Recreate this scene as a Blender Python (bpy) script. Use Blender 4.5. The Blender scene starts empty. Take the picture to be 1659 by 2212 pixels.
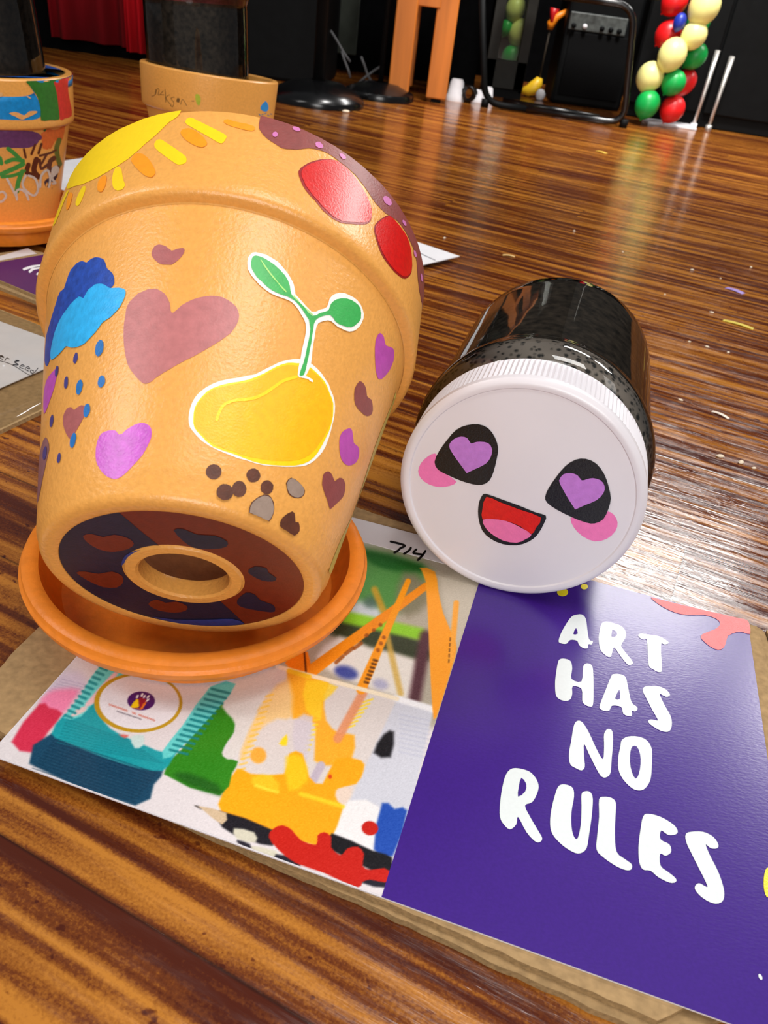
import bpy, bmesh, math, random
import numpy as np
from mathutils import Vector, Matrix
from mathutils.geometry import delaunay_2d_cdt
random.seed(7); rng = np.random.RandomState(7)
SC = bpy.context.scene
COL = SC.collection

# ------------------------------------------------------------------ camera, world, lights, exposure
W, H, FPX = 1659.0, 2212.0, 1700.0
PITCH, ROLL, CAMH = math.radians(34.434), math.radians(-7.820), 0.34
FWD = np.array([0, math.cos(PITCH), -math.sin(PITCH)])
UP0 = np.array([0, math.sin(PITCH), math.cos(PITCH)]); RT0 = np.array([1.0, 0, 0])
CR, SR = math.cos(ROLL), math.sin(ROLL)
RT = RT0 * CR - UP0 * SR
UP = RT0 * SR + UP0 * CR
EYE = np.array([0, 0, CAMH])
cam_d = bpy.data.cameras.new('camera'); cam = bpy.data.objects.new('camera', cam_d); COL.objects.link(cam)
cam_d.sensor_fit = 'HORIZONTAL'; cam_d.sensor_width = 36.0; cam_d.lens = FPX * 36.0 / W
cam_d.clip_start = 0.01; cam_d.clip_end = 50
cam_d.dof.use_dof = True; cam_d.dof.focus_distance = 0.47; cam_d.dof.aperture_fstop = 25
M = Matrix(((RT[0], UP[0], -FWD[0], 0), (RT[1], UP[1], -FWD[1], 0), (RT[2], UP[2], -FWD[2], CAMH), (0, 0, 0, 1)))
cam.matrix_world = M
SC.camera = cam
SC.view_settings.view_transform = 'Standard'; SC.view_settings.look = 'None'
SC.view_settings.gamma = 1.0; SC.view_settings.exposure = -0.38
SC.view_settings.use_curve_mapping = False
wd = bpy.data.worlds.new('room_air'); SC.world = wd; wd.use_nodes = True
wd.node_tree.nodes['Background'].inputs[0].default_value = (0.95, 0.97, 1.0, 1)
wd.node_tree.nodes['Background'].inputs[1].default_value = 0.19

def area(name, loc, size, power, target=None, color=(1, .98, .95)):
    l = bpy.data.lights.new(name, 'AREA'); l.shape = 'RECTANGLE'; l.size, l.size_y = size
    l.energy = power; l.color = color
    o = bpy.data.objects.new(name, l); COL.objects.link(o); o.location = loc
    if target is not None:
        o.rotation_euler = (Vector(target) - Vector(loc)).to_track_quat('-Z', 'Y').to_euler()
    return o
o = area('light_panel_ahead', (1.48, 3.60, 2.5), (1.0, 0.50), 84); o.rotation_euler = (0, 0, math.radians(-22))
o = area('light_panel_ahead_right', (2.50, 2.95, 2.5), (0.8, 0.6), 90); o.rotation_euler = (0, 0, math.radians(-46))
area('light_panel_left', (-2.1, 0.1, 2.05), (0.4, 1.1), 30, target=(-0.1, 0.4, 0.1))
area('light_panel_overhead', (0.55, 0.45, 2.5), (1.0, 0.6), 34)
area('light_panel_above', (0.0, -0.3, 2.4), (0.9, 0.5), 8)
area('light_panel_behind', (0.35, -2.5, 1.45), (1.8, 1.1), 84, target=(0.05, 0.35, 0.1))
area('light_panel_right', (2.2, 0.2, 2.4), (0.7, 1.4), 12)
o = area('added_back_fill', (0.45, 1.9, 2.6), (0.5, 0.5), 27, target=(0.75, 3.1, 0.2)); o.data.spread = math.radians(70)  # added lamp without a known source, brightens the balloons and the far end

# ------------------------------------------------------------------ helpers
def lin(c):
    c = c / 255.0
    return c / 12.92 if c <= 0.04045 else ((c + 0.055) / 1.055) ** 2.4
def rgb(c): return tuple(lin(v) for v in c) + (1.0,)
def ray(px):
    px = np.atleast_2d(np.asarray(px, float))
    return FWD + ((px[:, :1] - W / 2) / FPX) * RT - ((px[:, 1:] - H / 2) / FPX) * UP
def on_z(px, z=0.0):
    d = ray(px); t = (z - CAMH) / d[:, 2]; return EYE + t[:, None] * d
def on_y(px, y):
    d = ray(px); t = y / d[:, 1]; return EYE + t[:, None] * d
def proj(P):
    d = np.asarray(P, float) - EYE; z = d @ FWD
    return np.stack([W / 2 + FPX * (d @ RT) / z, H / 2 - FPX * (d @ UP) / z], -1)
def crop(ox, oy, s):            # coordinates read off an enlarged crop -> photo coordinates
    return lambda pts: [(ox + s * a, oy + s * b) for a, b in pts]

def mat(name, col, rough=0.5, spec=0.5, noise=None, bump=None, metal=0.0, coat=0.0, coat_rough=0.1, attr=None):
    m = bpy.data.materials.new(name); m.use_nodes = True
    nt = m.node_tree; N = nt.nodes; L = nt.links; b = N['Principled BSDF']
    b.inputs['Base Color'].default_value = rgb(col) if col else (1, 1, 1, 1)
    b.inputs['Roughness'].default_value = rough; b.inputs['Specular IOR Level'].default_value = spec
    b.inputs['Metallic'].default_value = metal; b.inputs['Coat Weight'].default_value = coat
    b.inputs['Coat Roughness'].default_value = coat_rough
    tc = N.new('ShaderNodeTexCoord')
    if attr:
        a = N.new('ShaderNodeAttribute'); a.attribute_name = attr; L.new(a.outputs['Color'], b.inputs['Base Color'])
    if noise:
        sc, amt = noise[:2]
        n = N.new('ShaderNodeTexNoise'); n.inputs['Scale'].default_value = sc; n.inputs['Detail'].default_value = 4
        src = tc.outputs['Object']
        if len(noise) > 2:
            mp = N.new('ShaderNodeMapping'); mp.inputs['Scale'].default_value = noise[2]; L.new(src, mp.inputs[0]); src = mp.outputs[0]
        L.new(src, n.inputs['Vector'])
        r = N.new('ShaderNodeValToRGB'); r.color_ramp.elements[0].position = 0.3; r.color_ramp.elements[1].position = 0.7
        c = rgb(col)
        r.color_ramp.elements[0].color = tuple(v * (1 - amt) for v in c[:3]) + (1,)
        r.color_ramp.elements[1].color = tuple(min(1, v * (1 + amt)) for v in c[:3]) + (1,)
        L.new(n.outputs['Fac'], r.inputs[0]); L.new(r.outputs[0], b.inputs['Base Color'])
    if bump:
        n = N.new('ShaderNodeTexNoise'); n.inputs['Scale'].default_value = bump[0]; n.inputs['Detail'].default_value = 3
        src = tc.outputs['Object']
        if len(bump) > 2:
            mp = N.new('ShaderNodeMapping'); mp.inputs['Scale'].default_value = bump[2]; L.new(src, mp.inputs[0]); src = mp.outputs[0]
        L.new(src, n.inputs['Vector'])
        k = N.new('ShaderNodeBump'); k.inputs['Strength'].default_value = bump[1]; k.inputs['Distance'].default_value = 0.001
        L.new(n.outputs['Fac'], k.inputs['Height']); L.new(k.outputs[0], b.inputs['Normal'])
        if coat: L.new(k.outputs[0], b.inputs['Coat Normal'])
    return m
MATS = {}
def paint(col, rough=0.42, amt=0.10, spec=0.45):
    key = (tuple(col), rough, amt, spec)
    if key not in MATS:
        MATS[key] = mat('paint_%d_%d_%d' % tuple(col), col, rough, spec, noise=(260, amt), bump=(900, 0.15))
    return MATS[key]

class MB:
    def __init__(s): s.v = []; s.f = []; s.m = []; s.mats = []; s.sm = []
    def mi(s, m):
        if m not in s.mats: s.mats.append(m)
        return s.mats.index(m)
    def add(s, vs, fs, m, smooth=True):
        o = len(s.v); k = s.mi(m); s.v.extend([tuple(map(float, v)) for v in vs])
        for f in fs: s.f.append(tuple(i + o for i in f)); s.m.append(k); s.sm.append(smooth)
    def lathe(s, prof, m, n=96, closed=False):
        """prof: (r, z) list turned about local z"""
        if not closed and len(prof) > 2:
            cut = []
            for q in range(1, len(prof) - 1):
                ax, ay = prof[q][0] - prof[q - 1][0], prof[q][1] - prof[q - 1][1]; bx, by = prof[q + 1][0] - prof[q][0], prof[q + 1][1] - prof[q][1]
                la, lb = math.hypot(ax, ay), math.hypot(bx, by)
                if la * lb > 0 and (ax * bx + ay * by) / (la * lb) < 0.80: cut.append(q)
            if cut:
                p0 = 0
                for q in cut + [len(prof) - 1]: s.lathe(prof[p0:q + 1], m, n); p0 = q
                return
        vs = []; fs = []; k = len(prof)
        for i in range(n):
            a = 2 * math.pi * i / n; c, d = math.cos(a), math.sin(a)
            for r, z in prof: vs.append((r * c, r * d, z))
        kk = k if closed else k - 1
        for i in range(n):
            j = (i + 1) % n
            for q in range(kk):
                q2 = (q + 1) % k
                fs.append((i * k + q, j * k + q, j * k + q2, i * k + q2))
        s.add(vs, fs, m)
    def box(s, c, size, m, R=None, bev=0.0):
        bm = bmesh.new(); bmesh.ops.create_cube(bm, size=1.0)
        for v in bm.verts: v.co = Vector((v.co.x * size[0], v.co.y * size[1], v.co.z * size[2]))
        if bev: bmesh.ops.bevel(bm, geom=list(bm.edges), offset=bev, segments=2, profile=0.5, affect='EDGES')
        T = Matrix.Translation(Vector(c)) @ (R.to_4x4() if R is not None else Matrix.Identity(4))
        bm.transform(T); bm.verts.index_update()
        s.add([v.co for v in bm.verts], [[v.index for v in f.verts] for f in bm.faces], m, False); bm.free()
    def tube(s, pts, r, m, n=10, caps=True):
        pts = [Vector(p) for p in pts]; vs = []; fs = []
        rs = r if isinstance(r, (list, tuple)) else [r] * len(pts)
        t0 = (pts[1] - pts[0]).normalized(); a = t0.orthogonal().normalized()
        for i, p in enumerate(pts):
            t = (pts[min(i + 1, len(pts) - 1)] - pts[max(i - 1, 0)]).normalized()
            a = (a - t * a.dot(t)).normalized(); b = t.cross(a)
            for k in range(n):
                an = 2 * math.pi * k / n
                vs.append(p + (a * math.cos(an) + b * math.sin(an)) * rs[i])
        for i in range(len(pts) - 1):
            for k in range(n):
                k2 = (k + 1) % n; fs.append((i * n + k, i * n + k2, (i + 1) * n + k2, (i + 1) * n + k))
        if caps: fs.append(tuple(reversed(range(n)))); fs.append(tuple(range((len(pts) - 1) * n, len(pts) * n)))
        s.add(vs, fs, m)
    def prism(s, poly, z0, z1, m, mside=None):
        n = len(poly); a = sum(poly[i][0] * poly[(i + 1) % n][1] - poly[(i + 1) % n][0] * poly[i][1] for i in range(n))
        if a < 0: poly = poly[::-1]
        vs = [(p[0], p[1], z0) for p in poly] + [(p[0], p[1], z1) for p in poly]
        s.add(vs, [tuple(range(n, 2 * n)), tuple(reversed(range(n)))], m, False)
        s.add(vs, [(i, (i + 1) % n, n + (i + 1) % n, n + i) for i in range(n)], mside or m, False)
    def build(s, name, parent=None, loc=None, rot=None):
        me = bpy.data.meshes.new(name); me.from_pydata(s.v, [], s.f)
        for m in s.mats: me.materials.append(m)
        me.polygons.foreach_set('material_index', s.m); me.polygons.foreach_set('use_smooth', s.sm)
        me.update(); o = bpy.data.objects.new(name, me); COL.objects.link(o)
        if parent: o.parent = parent
        if loc is not None: o.location = loc
        if rot is not None: o.rotation_euler = rot
        return o
def tag(o, label, cat, group=None, kind=None):
    o['label'] = label; o['category'] = cat
    if group: o['group'] = group
    if kind: o['kind'] = kind
    return o
def thing(name, label, cat, loc=(0, 0, 0), R=None, group=None):
    o = bpy.data.objects.new(name, None); COL.objects.link(o); o.empty_display_size = 0.05
    o.location = loc
    if R is not None: o.rotation_euler = R.to_euler()
    return tag(o, label, cat, group)
def struct(o): o['kind'] = 'structure'; return o
def frame_from_axis(a):          # columns: local x, y, z(axis)
    a = Vector(a).normalized(); x = a.orthogonal() if abs(a.z) > 0.98 else Vector((0, 0, 1)).cross(a)
    x.normalize(); y = a.cross(x)
    return Matrix((x, y, a)).transposed()

# ---- painted shapes laid on real surfaces
def smooth_loop(p, it=2):
    p = np.asarray(p, float); n = len(p); out = []
    for i in range(n):
        p0, p1, p2, p3 = p[i - 1], p[i], p[(i + 1) % n], p[(i + 2) % n]
        for t in np.linspace(0, 1, it + 2)[:-1]:
            out.append(0.5 * ((2 * p1) + (p2 - p0) * t + (2 * p0 - 5 * p1 + 4 * p2 - p3) * t * t + (3 * p1 - p0 - 3 * p2 + p3) * t ** 3))
    return out
def ell(cx, cy, a, b, tilt=0, n=20):
    t = math.radians(tilt); c, s = math.cos(t), math.sin(t)
    return [(cx + a * math.cos(q) * c - b * math.sin(q) * s, cy + a * math.cos(q) * s + b * math.sin(q) * c) for q in np.linspace(0, 2 * math.pi, n, endpoint=False)]
def stroke(pts, w, taper=False):  # outline of a round-ended pen stroke
    p = np.asarray(pts, float)
    if len(p) > 2:
        q = []
        for i in range(len(p) - 1):
            p0, p1, p2, p3 = p[max(i - 1, 0)], p[i], p[i + 1], p[min(i + 2, len(p) - 1)]
            for t in (0, .25, .5, .75):
                q.append(0.5 * ((2 * p1) + (p2 - p0) * t + (2 * p0 - 5 * p1 + 4 * p2 - p3) * t * t + (3 * p1 - p0 - 3 * p2 + p3) * t ** 3))
        q.append(p[-1]); p = np.array(q)
    d = np.gradient(p, axis=0); d /= np.linalg.norm(d, axis=1)[:, None] + 1e-9
    nrm = np.stack([-d[:, 1], d[:, 0]], 1) * w / 2
    Lf = list(p + nrm); Rf = list((p - nrm)[::-1])
    def cap(c, v0):
        a0 = math.atan2(v0[1], v0[0]); return [(c[0] + w / 2 * math.cos(a0 - k * math.pi / 5), c[1] + w / 2 * math.sin(a0 - k * math.pi / 5)) for k in range(1, 5)]
    return [tuple(v) for v in Lf] + cap(p[-1], nrm[-1]) + [tuple(v) for v in Rf] + cap(p[0], -nrm[0])
def fill2d(loop, step):
    loop = [Vector((float(a), float(b))) for a, b in loop]; n = len(loop)
    pts = list(loop)
    if step:
        lo = np.array(loop).min(0); hi = np.array(loop).max(0)
        for a in np.arange(lo[0] + step / 2, hi[0], step):
            for b in np.arange(lo[1] + step / 2, hi[1], step): pts.append(Vector((a, b)))
    r = delaunay_2d_cdt(pts, [], [list(range(n))], 1, 1e-9)
    return [tuple(v) for v in r[0]], [tuple(f) for f in r[2]]

class PlaneS:                     # flat surface: origin, two unit axes (world)
    def __init__(s, o, ex, ey, inv=None): s.o, s.ex, s.ey = map(lambda q: np.array(q, float), (o, ex, ey)); s.n = np.cross(s.ex, s.ey); s.step = None; s.inv = inv
    def to2(s, px):
        d = ray(px); t = ((s.o - EYE) @ s.n) / (d @ s.n); P = EYE + t[:, None] * d - s.o
        return np.stack([P @ s.ex, P @ s.ey], 1)
    def to3(s, uv, off):
        uv = np.asarray(uv); P = s.o + uv[:, :1] * s.ex + uv[:, 1:2] * s.ey + off * s.n
        if s.inv is not None: P = np.array([s.inv @ Vector(p) for p in P])
        return P
class ConeS:                      # round surface: r(s) between two stations, in the frame Mw (local z = axis)
    def __init__(s, Mw, prof, step=0.005):
        s.Mw = Mw; s.ps = np.array([p[0] for p in prof]); s.pr = np.array([p[1] for p in prof]); s.step = step; s.rm = s.pr.mean()
        A = np.array(Mw.to_3x3()); s.A = A; s.O = np.array(Mw.translation)
    def r(s, q): return np.interp(q, s.ps, s.pr)
    def to2(s, px):
        d = ray(px); t = np.linspace(0.15, 2.2, 4000); out = []
        for k in range(len(d)):
            P = (EYE + t[:, None] * d[k] - s.O) @ s.A
            q = np.hypot(P[:, 0], P[:, 1]); sc = np.clip(P[:, 2], s.ps[0], s.ps[-1])
            g = q - s.r(sc); ok = (P[:, 2] >= s.ps[0]) & (P[:, 2] <= s.ps[-1])
            g2 = np.where(ok, g, np.hypot(np.maximum(g, 0), P[:, 2] - sc) + 1e-4)
            hit = np.nonzero(g2 < 0)[0]
            i = hit[0] if len(hit) else int(np.argmin(g2))
            th = math.atan2(P[i, 1], P[i, 0]); miss = 0 if len(hit) else max(g2[i], 0)
            out.append((th, sc[i], miss))
        out = np.array(out); th = np.unwrap(out[:, 0]); mid = np.median(th)
        th = th + np.sign(th - mid) * out[:, 2] / s.rm * 2.0
        return np.stack([th * s.rm, out[:, 1]], 1)
    def to3(s, uv, off):
        uv = np.asarray(uv); th = uv[:, 0] / s.rm; r = s.r(uv[:, 1]) + off
        return np.stack([r * np.cos(th), r * np.sin(th), uv[:, 1]], 1)
def decal(mb, S, px, m, layer=1, smooth=1, step='auto'):
    loop = smooth_loop(px, smooth) if smooth else px
    uv = S.to2(loop)
    v, f = fill2d(uv, S.step if step == 'auto' else step)
    if not f: return
    P = S.to3(v, 0.00012 * layer + 0.00008)
    a, b, c = [np.array(P[i]) for i in f[0]]
    fs = []
    for q in f: fs.append(q)
    # face outwards
    if isinstance(S, ConeS):
        n = np.cross(b - a, c - a); out = np.array([a[0], a[1], 0])
        if n @ out < 0: fs = [tuple(reversed(q)) for q in fs]
    else:
        nl = S.n if S.inv is None else np.array(S.inv.to_3x3() @ Vector(S.n))
        if np.cross(b - a, c - a) @ nl < 0: fs = [tuple(reversed(q)) for q in fs]
    mb.add(P, fs, m, True)

# ------------------------------------------------------------------ materials
def floor_material():
    m = bpy.data.materials.new('varnished_strip_wood'); m.use_nodes = True
    nt = m.node_tree; N = nt.nodes; L = nt.links; b = N['Principled BSDF']
    def nd(t, **k):
        n = N.new(t)
        for a, v in k.items(): setattr(n, a, v)
        return n
    def mth(op, a, b_=None, c=None):
        n = nd('ShaderNodeMath', operation=op)
        for i, v in enumerate((a, b_, c)):
            if v is None: continue
            if isinstance(v, (int, float)): n.inputs[i].default_value = v
            else: L.new(v, n.inputs[i])
        return n.outputs[0]
    tc = nd('ShaderNodeTexCoord'); mp = nd('ShaderNodeMapping'); mp.inputs['Rotation'].default_value = (0, 0, math.radians(21.5))
    L.new(tc.outputs['Object'], mp.inputs[0]); sp = nd('ShaderNodeSeparateXYZ'); L.new(mp.outputs[0], sp.inputs[0])
    X, Y = sp.outputs[0], sp.outputs[1]
    BW = 0.0705
    yb = mth('DIVIDE', mth('ADD', Y, 0.0120), BW); idx = mth('FLOOR', yb); fr = mth('FRACT', yb)
    def wn(*src):
        cb = nd('ShaderNodeCombineXYZ')
        for i, s_ in enumerate(src): L.new(s_, cb.inputs[i])
        w = nd('ShaderNodeTexWhiteNoise', noise_dimensions='3D'); L.new(cb.outputs[0], w.inputs['Vector']); return w.outputs['Value']
    r1 = wn(idx); xb = mth('ADD', mth('DIVIDE', X, 1.5), mth('MULTIPLY', r1, 7.0)); jx = mth('FLOOR', xb); fx = mth('FRACT', xb)
    r2 = wn(idx, jx)
    def noise(kx, ky, off, detail=2, rough=0.5, dist=0.0):
        cb = nd('ShaderNodeCombineXYZ'); L.new(mth('MULTIPLY', X, kx), cb.inputs[0]); L.new(mth('ADD', mth('MULTIPLY', Y, ky), mth('MULTIPLY', off, 37.0)), cb.inputs[1])
        L.new(mth('MULTIPLY', off, 11.0), cb.inputs[2])
        n = nd('ShaderNodeTexNoise'); n.inputs['Scale'].default_value = 1; n.inputs['Detail'].default_value = detail; n.inputs['Roughness'].default_value = rough
        n.inputs['Distortion'].default_value = dist
        L.new(cb.outputs[0], n.inputs['Vector']); return n.outputs['Fac']
    stripes = noise(3.4, 96, r2, 1.5, 0.45, 0.35); fine = noise(30, 420, r2, 3, 0.6); blot = noise(9, 14, r1, 3)
    v = mth('ADD', mth('MULTIPLY', mth('SUBTRACT', stripes, 0.5), 2.6), 0.5)
    v = mth('ADD', v, mth('MULTIPLY', mth('SUBTRACT', fine, 0.5), 0.55))
    v = mth('ADD', v, mth('MULTIPLY', mth('SUBTRACT', blot, 0.5), 0.40))
    v = mth('ADD', v, mth('MULTIPLY', mth('SUBTRACT', r2, 0.5), 0.22))
    dent = noise(120, 160, r1, 2, 0.5); dn = nd('ShaderNodeMapRange'); L.new(dent, dn.inputs[0]); dn.inputs[1].default_value = .68; dn.inputs[2].default_value = .76; dn.inputs[3].default_value = 0; dn.inputs[4].default_value = .6; v = mth('SUBTRACT', v, dn.outputs[0])
    spk = noise(700, 700, r1, 2, 0.6); v = mth('ADD', v, mth('MULTIPLY', mth('SUBTRACT', spk, 0.5), 0.75))
    ramp = nd('ShaderNodeValToRGB'); e = ramp.color_ramp.elements
    e[0].position = 0.08; e[0].color = rgb((74, 26, 9)); e[1].position = 1.0; e[1].color = rgb((184, 118, 42))
    k = ramp.color_ramp.elements.new(0.42); k.color = rgb((108, 53, 17)); k = ramp.color_ramp.elements.new(0.62); k.color = rgb((144, 84, 26))
    L.new(v, ramp.inputs[0])
    seam = mth('MINIMUM', mth('MULTIPLY', mth('MINIMUM', fr, mth('SUBTRACT', 1.0, fr)), BW), mth('MULTIPLY', mth('MINIMUM', fx, mth('SUBTRACT', 1.0, fx)), 1.5))
    sm = nd('ShaderNodeMapRange'); L.new(seam, sm.inputs[0]); sm.inputs[1].default_value = 0.0002; sm.inputs[2].default_value = 0.0012; sm.inputs[3].default_value = 0.45; sm.inputs[4].default_value = 1.0
    mx = nd('ShaderNodeMix', data_type='RGBA', blend_type='MULTIPLY'); mx.inputs['Factor'].default_value = 1.0
    L.new(ramp.outputs[0], mx.inputs['A']); cc = nd('ShaderNodeCombineXYZ')
    for i in range(3): L.new(sm.outputs[0], cc.inputs[i])
    L.new(cc.outputs[0], mx.inputs['B']); L.new(mx.outputs['Result'], b.inputs['Base Color'])
    b.inputs['Specular IOR Level'].default_value = 0.75
    rr = nd('ShaderNodeMapRange'); L.new(noise(26, 190, r2, 4, 0.65), rr.inputs[0]); rr.inputs[1].default_value = .38; rr.inputs[2].default_value = .66; rr.inputs[3].default_value = 0.09; rr.inputs[4].default_value = 0.30; L.new(rr.outputs[0], b.inputs['Roughness'])
    worn = noise(16, 150, r2, 4, 0.65)
    hgt = mth('ADD', mth('MULTIPLY', worn, 0.8), mth('MULTIPLY', sm.outputs[0], 0.16))
    bp = nd('ShaderNodeBump'); bp.inputs['Strength'].default_value = 0.20; bp.inputs['Distance'].default_value = 0.0025
    L.new(hgt, bp.inputs['Height']); L.new(bp.outputs[0], b.inputs['Normal'])
    return m
M_FLOOR = floor_material()
M_CLAY = mat('varnished_terracotta', (232, 164, 80), 0.32, 0.5, noise=(420, 0.07), bump=(520, 0.28))
M_CLAY_RAW_SHADE = mat('raw_terracotta_shade', (158, 100, 56), 0.75, 0.25, noise=(160, 0.12), bump=(300, 0.35))  # unvarnished pot inside, colour darkened to stand for the shade in there
M_CLAY_DEEP = mat('orange_terracotta', (234, 132, 38), 0.40, 0.4, noise=(140, 0.08), bump=(350, 0.25))
M_BLACK = mat('black_cloth', (4, 4, 5), 0.95, 0.05, noise=(40, 0.3))
M_BLACKP = mat('black_painted_wood', (7, 8, 9), 0.6, 0.12, noise=(30, 0.25))
M_BLACKG = mat('gloss_black_steel', (7, 7, 8), 0.22, 0.5, noise=(50, 0.2))
M_WHITE = mat('white_plastic', (226, 221, 226), 0.33, 0.5, noise=(20, 0.02))
M_PAPER = mat('white_paper', (228, 226, 230), 0.6, 0.3, noise=(60, 0.03))
M_CARDB = mat('corrugated_cardboard', (164, 134, 94), 0.85, 0.2, noise=(220, 0.18), bump=(300, 0.3))
M_CARDE = mat('cardboard_edge', (150, 122, 84), 0.9, 0.15, noise=(500, 0.25))
M_STEEL = mat('brushed_steel', (200, 196, 190), 0.3, 0.5, noise=(80, 0.1), metal=0.7)
M_SOIL = mat('potting_soil', (54, 46, 39), 0.85, 0.3, noise=(150, 0.75), bump=(120, 0.8))

def shell_material():              # thin clear plastic wall
    m = bpy.data.materials.new('clear_plastic'); m.use_nodes = True
    nt = m.node_tree; N = nt.nodes; L = nt.links; N.remove(N['Principled BSDF']); out = N['Material Output']
    t = N.new('ShaderNodeBsdfTransparent'); t.inputs[0].default_value = (0.93, 0.94, 0.92, 1)
    g = N.new('ShaderNodeBsdfGlossy'); g.inputs['Roughness'].default_value = 0.035
    f = N.new('ShaderNodeFresnel'); f.inputs[0].default_value = 1.6
    n = N.new('ShaderNodeTexNoise'); n.inputs['Scale'].default_value = 14; tc = N.new('ShaderNodeTexCoord'); L.new(tc.outputs['Object'], n.inputs['Vector'])
    bp = N.new('ShaderNodeBump'); bp.inputs['Strength'].default_value = 0.08; bp.inputs['Distance'].default_value = 0.004; L.new(n.outputs['Fac'], bp.inputs['Height'])
    L.new(bp.outputs[0], g.inputs['Normal'])
    x = N.new('ShaderNodeMixShader'); L.new(f.outputs[0], x.inputs[0]); L.new(t.outputs[0], x.inputs[1]); L.new(g.outputs[0], x.inputs[2])
    L.new(x.outputs[0], out.inputs[0]); return m
M_CLEAR = shell_material()
def tint_pane(name, tint):
    m = bpy.data.materials.new(name); m.use_nodes = True
    nt = m.node_tree; N = nt.nodes; L = nt.links; N.remove(N['Principled BSDF']); out = N['Material Output']
    t = N.new('ShaderNodeBsdfTransparent'); t.inputs[0].default_value = tint
    g = N.new('ShaderNodeBsdfGlossy'); g.inputs['Roughness'].default_value = 0.08
    x = N.new('ShaderNodeMixShader'); x.inputs[0].default_value = 0.04
    n = N.new('ShaderNodeTexNoise'); n.inputs['Scale'].default_value = 30; mr = N.new('ShaderNodeMapRange'); mr.inputs[3].default_value = .02; mr.inputs[4].default_value = .07
    L.new(n.outputs['Fac'], mr.inputs[0]); L.new(mr.outputs[0], x.inputs[0])
    L.new(t.outputs[0], x.inputs[1]); L.new(g.outputs[0], x.inputs[2]); L.new(x.outputs[0], out.inputs[0]); return m
def mist_soil():                   # moist soil: black grains behind fogged plastic
    m = bpy.data.materials.new('fogged_soil'); m.use_nodes = True
    nt = m.node_tree; N = nt.nodes; L = nt.links; b = N['Principled BSDF']; b.inputs['Roughness'].default_value = 0.8
    tc = N.new('ShaderNodeTexCoord')
    vo = N.new('ShaderNodeTexVoronoi'); vo.inputs['Scale'].default_value = 250; L.new(tc.outputs['Object'], vo.inputs['Vector'])
    no = N.new('ShaderNodeTexNoise'); no.inputs['Scale'].default_value = 75; no.inputs['Detail'].default_value = 5; no.inputs['Roughness'].default_value = 0.7; L.new(tc.outputs['Object'], no.inputs['Vector'])
    a = N.new('ShaderNodeMath'); a.operation = 'MULTIPLY_ADD'; L.new(no.outputs['Fac'], a.inputs[0]); a.inputs[1].default_value = -1.3; a.inputs[2].default_value = 0.92
    s = N.new('ShaderNodeMath'); s.operation = 'ADD'; L.new(a.outputs[0], s.inputs[0]); L.new(vo.outputs['Distance'], s.inputs[1])
    r = N.new('ShaderNodeValToRGB'); r.color_ramp.elements[0].position = 0.50; r.color_ramp.elements[0].color = rgb((14, 11, 9)); r.color_ramp.elements[1].position = 0.78; r.color_ramp.elements[1].color = rgb((132, 121, 113))
    L.new(s.outputs[0], r.inputs[0]); L.new(r.outputs[0], b.inputs['Base Color']); return m
M_MIST = mist_soil()

# ------------------------------------------------------------------ the setting
mb = MB(); mb.add([(-6, -4, 0), (6, -4, 0), (6, 5, 0), (-6, 5, 0)], [(0, 1, 2, 3)], M_FLOOR, False); struct(mb.build('floor'))
mb = MB(); mb.box((0, 3.98, 1.2), (9, 0.08, 2.4), M_BLACK); struct(mb.build('wall_back'))
mb = MB(); mb.box((-0.87, 3.45, .95), (1.98, 0.03, 1.9), M_BLACK); tag(mb.build('black_drape'), 'black drape hanging at the far end behind stool, stands and case', 'drape')

# ------------------------------------------------------------------ cardboard sheets and printed card
U = np.array([math.cos(math.radians(-12)), math.sin(math.radians(-12)), 0]); V = np.array([-U[1], U[0], 0])
ZC = 0.0095
def sheet(name, px, z0, z1, label, rough=0.0012):
    P = on_z(px, z1)[:, :2]; n = len(P); out = []
    for i in range(n):
        a, b = P[i], P[(i + 1) % n]; Ln = np.linalg.norm(b - a); k = max(2, int(Ln / 0.006)); nn = np.array([-(b - a)[1], (b - a)[0]]) / Ln
        for t in np.linspace(0, 1, k, endpoint=False): out.append(tuple(a + (b - a) * t + nn * rng.uniform(-rough, rough) * (0.5 if 0 < t else 0)))
    mb = MB(); mb.prism(out, z0, z1, M_CARDB, M_CARDE); o = mb.build(name); return tag(o, label, 'cardboard')
sheet('cardboard_sheet', [(95, 1353), (45, 1400), (-20, 1470), (-45, 1560), (470, 1812), (830, 1968), (1180, 2132), (1440, 2248), (1800, 2100), (1690, 1500), (1652, 1366), (1632, 1352), (1300, 1268), (1000, 1180), (760, 1099)], 0.0, 0.0042, 'brown cardboard sheet lying on the floor, lower of the two under the printed card')
sheet('cardboard_sheet', [(88, 1350), (40, 1397), (-25, 1468), (-50, 1556), (480, 1806), (835, 1948), (1180, 2100), (1420, 2205), (1740, 2040), (1668, 1480), (1640, 1368), (1622, 1350), (1295, 1264), (1000, 1172), (758, 1092)], 0.0043, 0.0085, 'brown cardboard sheet directly under the printed card, torn at its left corner', 0.0008)
sheet('cardboard_sheet', [(1656, 1362), (1790, 1330), (2000, 1660), (1800, 1760)], 0.0, 0.006, 'cardboard sheet cut off by the right edge, across a dark gap from the printed card', 0.0004)

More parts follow.
